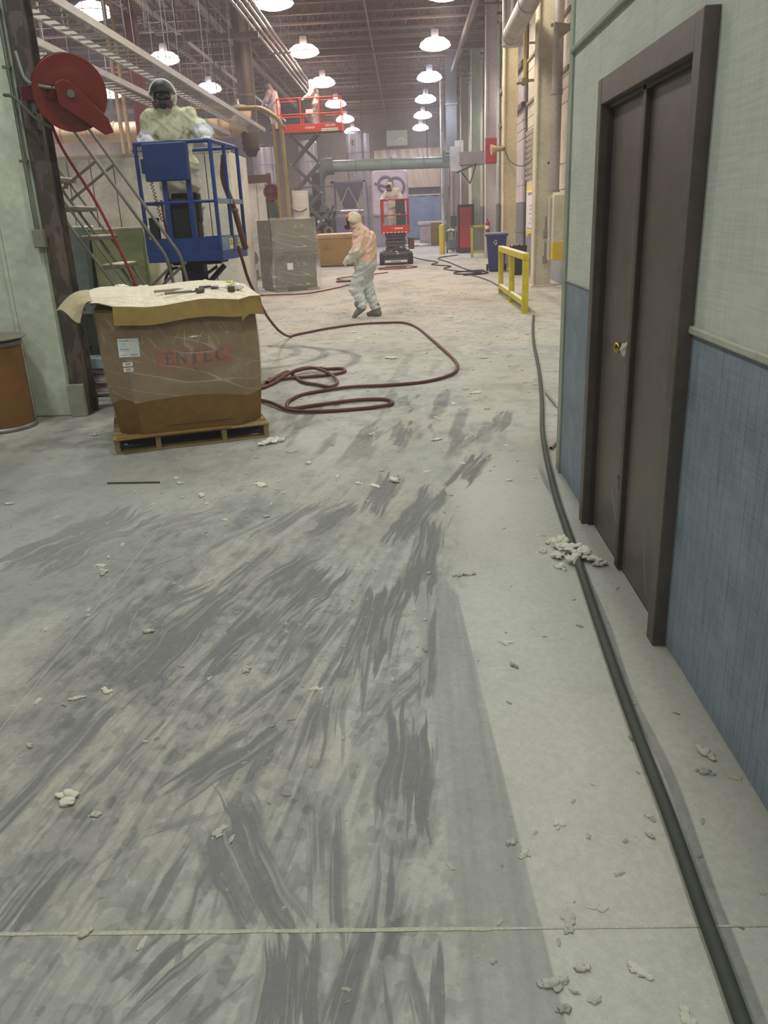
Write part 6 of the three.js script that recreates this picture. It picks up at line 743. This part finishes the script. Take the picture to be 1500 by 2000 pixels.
// ---------------------------------------------------------------- lint clumps on the floor
{
  const CL = [[-0.22,-9.89,0.164],[0.19,-5.98,0.086],[-0.31,-6.2,0.082],[-1.0,-5.0,0.104],[-1.11,-6.07,0.206],[-1.03,-6.11,0.083],[-0.9,-5.8,0.087],[0.62,-4.93,0.058],[-0.74,-5.48,0.075],[-0.51,-5.14,0.063],[-1.57,-5.1,0.079],[-1.36,-4.82,0.068],[-1.28,-4.65,0.046],[-1.62,-3.74,0.066],[-1.58,-3.65,0.075],[-1.15,-3.01,0.05],[-1.5,-3.24,0.034],[-1.48,-3.18,0.038],[-0.67,-2.68,0.056],[-0.38,-2.54,0.05],[-1.17,-2.56,0.063],[-1.27,-2.51,0.059],[-1.3,-2.47,0.027],[-1.41,-2.5,0.043],[-1.49,-2.47,0.027],[-1.32,-2.23,0.036],[-1.32,-2.18,0.028],[-1.08,-1.96,0.096],[-0.97,-1.89,0.037],[-0.97,-1.87,0.025],[-0.58,-1.81,0.059],[-0.54,-1.78,0.032],[-0.93,-2.24,0.028],[-0.57,-2.12,0.023],[-0.84,-1.58,0.024],[-0.84,-1.47,0.039],[-0.69,-1.44,0.038],[-0.36,-1.54,0.021],[0.06,-3.53,0.035],[0.23,-3.5,0.097],[0.36,-2.84,0.053],[0.33,-2.85,0.029],[0.36,-2.67,0.05],[0.48,-2.95,0.021],[0.27,-1.71,0.041],[0.24,-1.75,0.036],[0.31,-1.79,0.023],[0.38,-1.82,0.051],[0.45,-1.77,0.025],[0.42,-1.53,0.05],[0.34,-1.49,0.074],[0.31,-1.43,0.024],[0.32,-1.3,0.025],[0.13,-1.42,0.026],[0.28,-1.32,0.068],[0.35,-1.36,0.039],[0.48,-1.35,0.057],[0.36,-1.28,0.04],[0.29,-1.26,0.033],[0.16,-1.3,0.023],[0.55,-1.24,0.053],[0.89,-2.12,0.072],[0.86,-2.03,0.052],[0.94,-2.0,0.036],[0.64,-1.84,0.034],[0.62,-1.77,0.033],[0.78,-1.82,0.028],[0.84,-1.57,0.03],[0.15,-1.38,0.021],[0.03,-1.55,0.021],[1.26,-6.86,0.086],[0.63,-7.66,0.107],[0.39,-7.21,0.074],[0.46,-6.99,0.054],[1.24,-7.95,0.069],[-0.12,-4.99,0.101],[-0.24,-4.9,0.086],[-0.36,-4.97,0.068],[-0.21,-5.23,0.049],[0.1,-5.19,0.048],[0.21,-6.73,0.061],[0.55,-7.87,0.07],[0.89,-9.64,0.095],[1.08,-9.98,0.061],[1.49,-11.21,0.095],[1.45,-12.31,0.074],[-1.1,-8.44,0.078],[-1.04,-9.53,0.088],[-0.84,-12.41,0.096],[0.2,-10.19,0.064],[-0.17,-5.47,0.044],[0.35,-5.34,0.049],[-1.63,-5.21,0.051],[-2.24,-5.92,0.067],[-2.68,-6.52,0.093],[-2.59,-4.77,0.063],[-2.17,-4.5,0.046],[-1.63,-4.68,0.047],[-0.87,-4.39,0.049],[-1.11,-4.37,0.037],[-0.8,-2.63,0.028],[-0.55,-2.98,0.026],[-0.51,-2.31,0.025],[0.7,-5.77,0.052],[0.72,-5.62,0.036],[0.73,-5.36,0.035],[0.19,-3.9,0.032],[0.26,-3.35,0.023],[0.76,-3.83,0.155],[0.71,-3.89,0.089],[0.8,-3.7,0.085],[0.76,-3.67,0.065],[0.7,-3.55,0.073],[1.16,-3.4,0.032],[0.91,-3.31,0.032],[1.01,-2.64,0.045],[0.95,-2.92,0.024],[0.72,-13.88,0.136],[1.36,-15.28,0.091],[2.34,-19.47,0.112],[2.47,-14.85,0.103],[2.71,-15.69,0.09],[3.11,-19.08,0.108],[-0.73,-11.82,0.061],[-2.0,-13.37,0.071],[-1.93,-17.59,0.092],[-0.16,-14.98,0.075],[0.7,-17.62,0.086],[0.84,-13.13,0.064],[0.93,-11.62,0.071],[0.47,-12.03,0.06],[1.15,-11.3,0.055],[-1.6,-4.01,0.052],[-1.62,-3.06,0.042],[-1.9,-3.54,0.037]];
  const kinds = Array.from({ length: 10 }, (_, i) => lump(200 + i * 7, 0.5, 0.6 + 0.3 * (i % 3), 6 + (i % 5)));
  const tones = [0xf8f5ea, 0xf0ede2, 0xdedbd2, 0xf8f2e4].map((h) => { const m = lintM.clone(); m.color.set(h); return m; });
  const special = { 0: 'largest grey lint lump standing alone on the mid floor inside the hose loop', 1: 'dark grey lint lump on the swept lane right of the hose', 4: 'bluish grey lint lump on the floor in front of the pallet', 5: 'big pale lint lump touching the right corner of the pallet', 8: 'single round lint ball on the clean dust strip near the door', 27: 'wide flaked lint pile in the left foreground', 30: 'lint pile with a tail in the middle foreground', 40: 'long flat lint roll left of the dark hose', 38: 'small round lint pellet on the swept stripe' };
  CL.forEach(([x, z, w], i) => {
    if (i === 39) { const q = thing('lint_roll', 'long thin twist of lint lying across the swept stripe', 'lint', [x, 0, z], 0.15); for (let k = 0; k < 5; k++) { const c = part('lint_knot', q, tones[2], kinds[k]); c.scale.setScalar(0.032); c.position.set(-0.045 + k * 0.023, 0, 0.004 * (k % 2)); c.rotation.y = k; } return; }
    const h = 0.75 + 0.5 * R(), o = new THREE.Mesh(kinds[i % 10], tones[i % 4]); o.name = numbered('lint_clump'); o.position.set(x, -0.002, z); o.scale.set(w * 1.15, w * h * 0.72, w * (0.75 + 0.3 * R())); o.rotation.y = R() * 6.28; o.castShadow = o.receiveShadow = true;
    const size = w < 0.03 ? 'tiny' : w < 0.05 ? 'small' : w < 0.08 ? 'medium' : 'large', tone = ['cream', 'pale grey', 'grey', 'ivory'][i % 4], shape = ['round', 'flat', 'knobbly', 'ragged', 'lumpy'][i % 5];
    const where = x > 0.8 && z > -5 ? 'between the dark hose and the partition wall' : x > 0.1 && z > -2 ? 'on the thick dust strip in the right foreground' : x > 0.1 && z > -5 ? 'on the clean dust strip left of the dark hose' : x < -0.9 && z > -3 ? 'on the dusty floor at the left foreground' : x < -0.9 && z > -7 ? 'left of the swept lane near the pallet' : z > -3 ? 'on the streaked lane in the foreground' : z > -7 ? 'on the swept lane in the middle of the floor' : z > -10 ? 'on the floor inside the reddish hose loop' : z > -14 ? 'between the hose loop and the walking person' : 'on the far floor near the yellow barrier';
    o.userData = { label: special[i] ?? size + ' ' + tone + ' ' + shape + ' lint ' + where, category: 'lint', group: 'loose lint clumps on the floor' }; scene.add(o);
  });
  const byLabel = new Map();
  for (const o of scene.children) if (o.name.startsWith('lint_clump')) byLabel.set(o.userData.label, [...(byLabel.get(o.userData.label) ?? []), o]);
  for (const [l, os] of byLabel) if (os.length > 1) os.sort((p, q) => q.position.z - p.position.z).forEach((o, i) => { o.userData.label = (os.length === 2 ? ['nearer ', 'farther '] : ['nearest ', 'middle ', 'farthest ', 'outermost '])[i] + l; });
  const pile = thing('lint_pile', 'fluffy pale lint pile draped over the dark hose beside the door', 'lint', [0.79, 0, -3.72]);
  [[0, 0.03, 0, 0.14], [-0.08, 0.015, 0.03, 0.1], [0.07, 0.02, 0.1, 0.12], [0.03, 0.035, 0.06, 0.13], [-0.02, 0.02, 0.13, 0.1], [0.1, 0.005, 0.15, 0.08], [-0.14, 0.0, -0.04, 0.06]].forEach(([x, y, z, s], i) => { const m = part('lint_wad', pile, tones[i % 2], kinds[(i * 3) % 10]); m.position.set(x, y - 0.005, z); m.scale.set(s * 1.1, s * 0.8, s); m.rotation.y = i * 1.3; });
  const g = rng(99), n = 5200, im = new THREE.InstancedMesh(lump(301, 0.5, 0.7, 3), tones[1], n), m4 = new THREE.Matrix4(), qq = new THREE.Quaternion(), e = new THREE.Euler(); let c = 0;
  while (c < n) { const far = g(), z = -1 - 21 * Math.pow(far, 0.95), x = -3.6 + g() * 6.3; if (x > 0.9 && z > -5.4) continue; if (x < -2.9 && z > -7.6) continue; const dense = 0.25 + 0.75 * sst(0.42, 0.62, fbm(x * 1.3 + 7, z * 1.1, 3)); if (g() > dense) continue; const s = (0.006 + 0.022 * Math.pow(g(), 3)) * (1 + Math.min(1.6, -z / 8)); m4.compose(V3(x, -0.001, z), qq.setFromEuler(e.set(0, g() * 6.28, 0)), V3(s * (1 + g()), s * (0.5 + 0.4 * g()), s)); im.setMatrixAt(c, m4); im.setColorAt(c, new THREE.Color().setHSL(0.12, 0.06, 0.55 + 0.4 * g())); c++; }
  im.name = 'lint_crumbs'; im.userData = { kind: 'stuff', label: 'countless tiny crumbs of lint strewn over the dusty floor', category: 'lint' }; im.castShadow = im.receiveShadow = true; scene.add(im);
}
renderer.render(scene, camera);
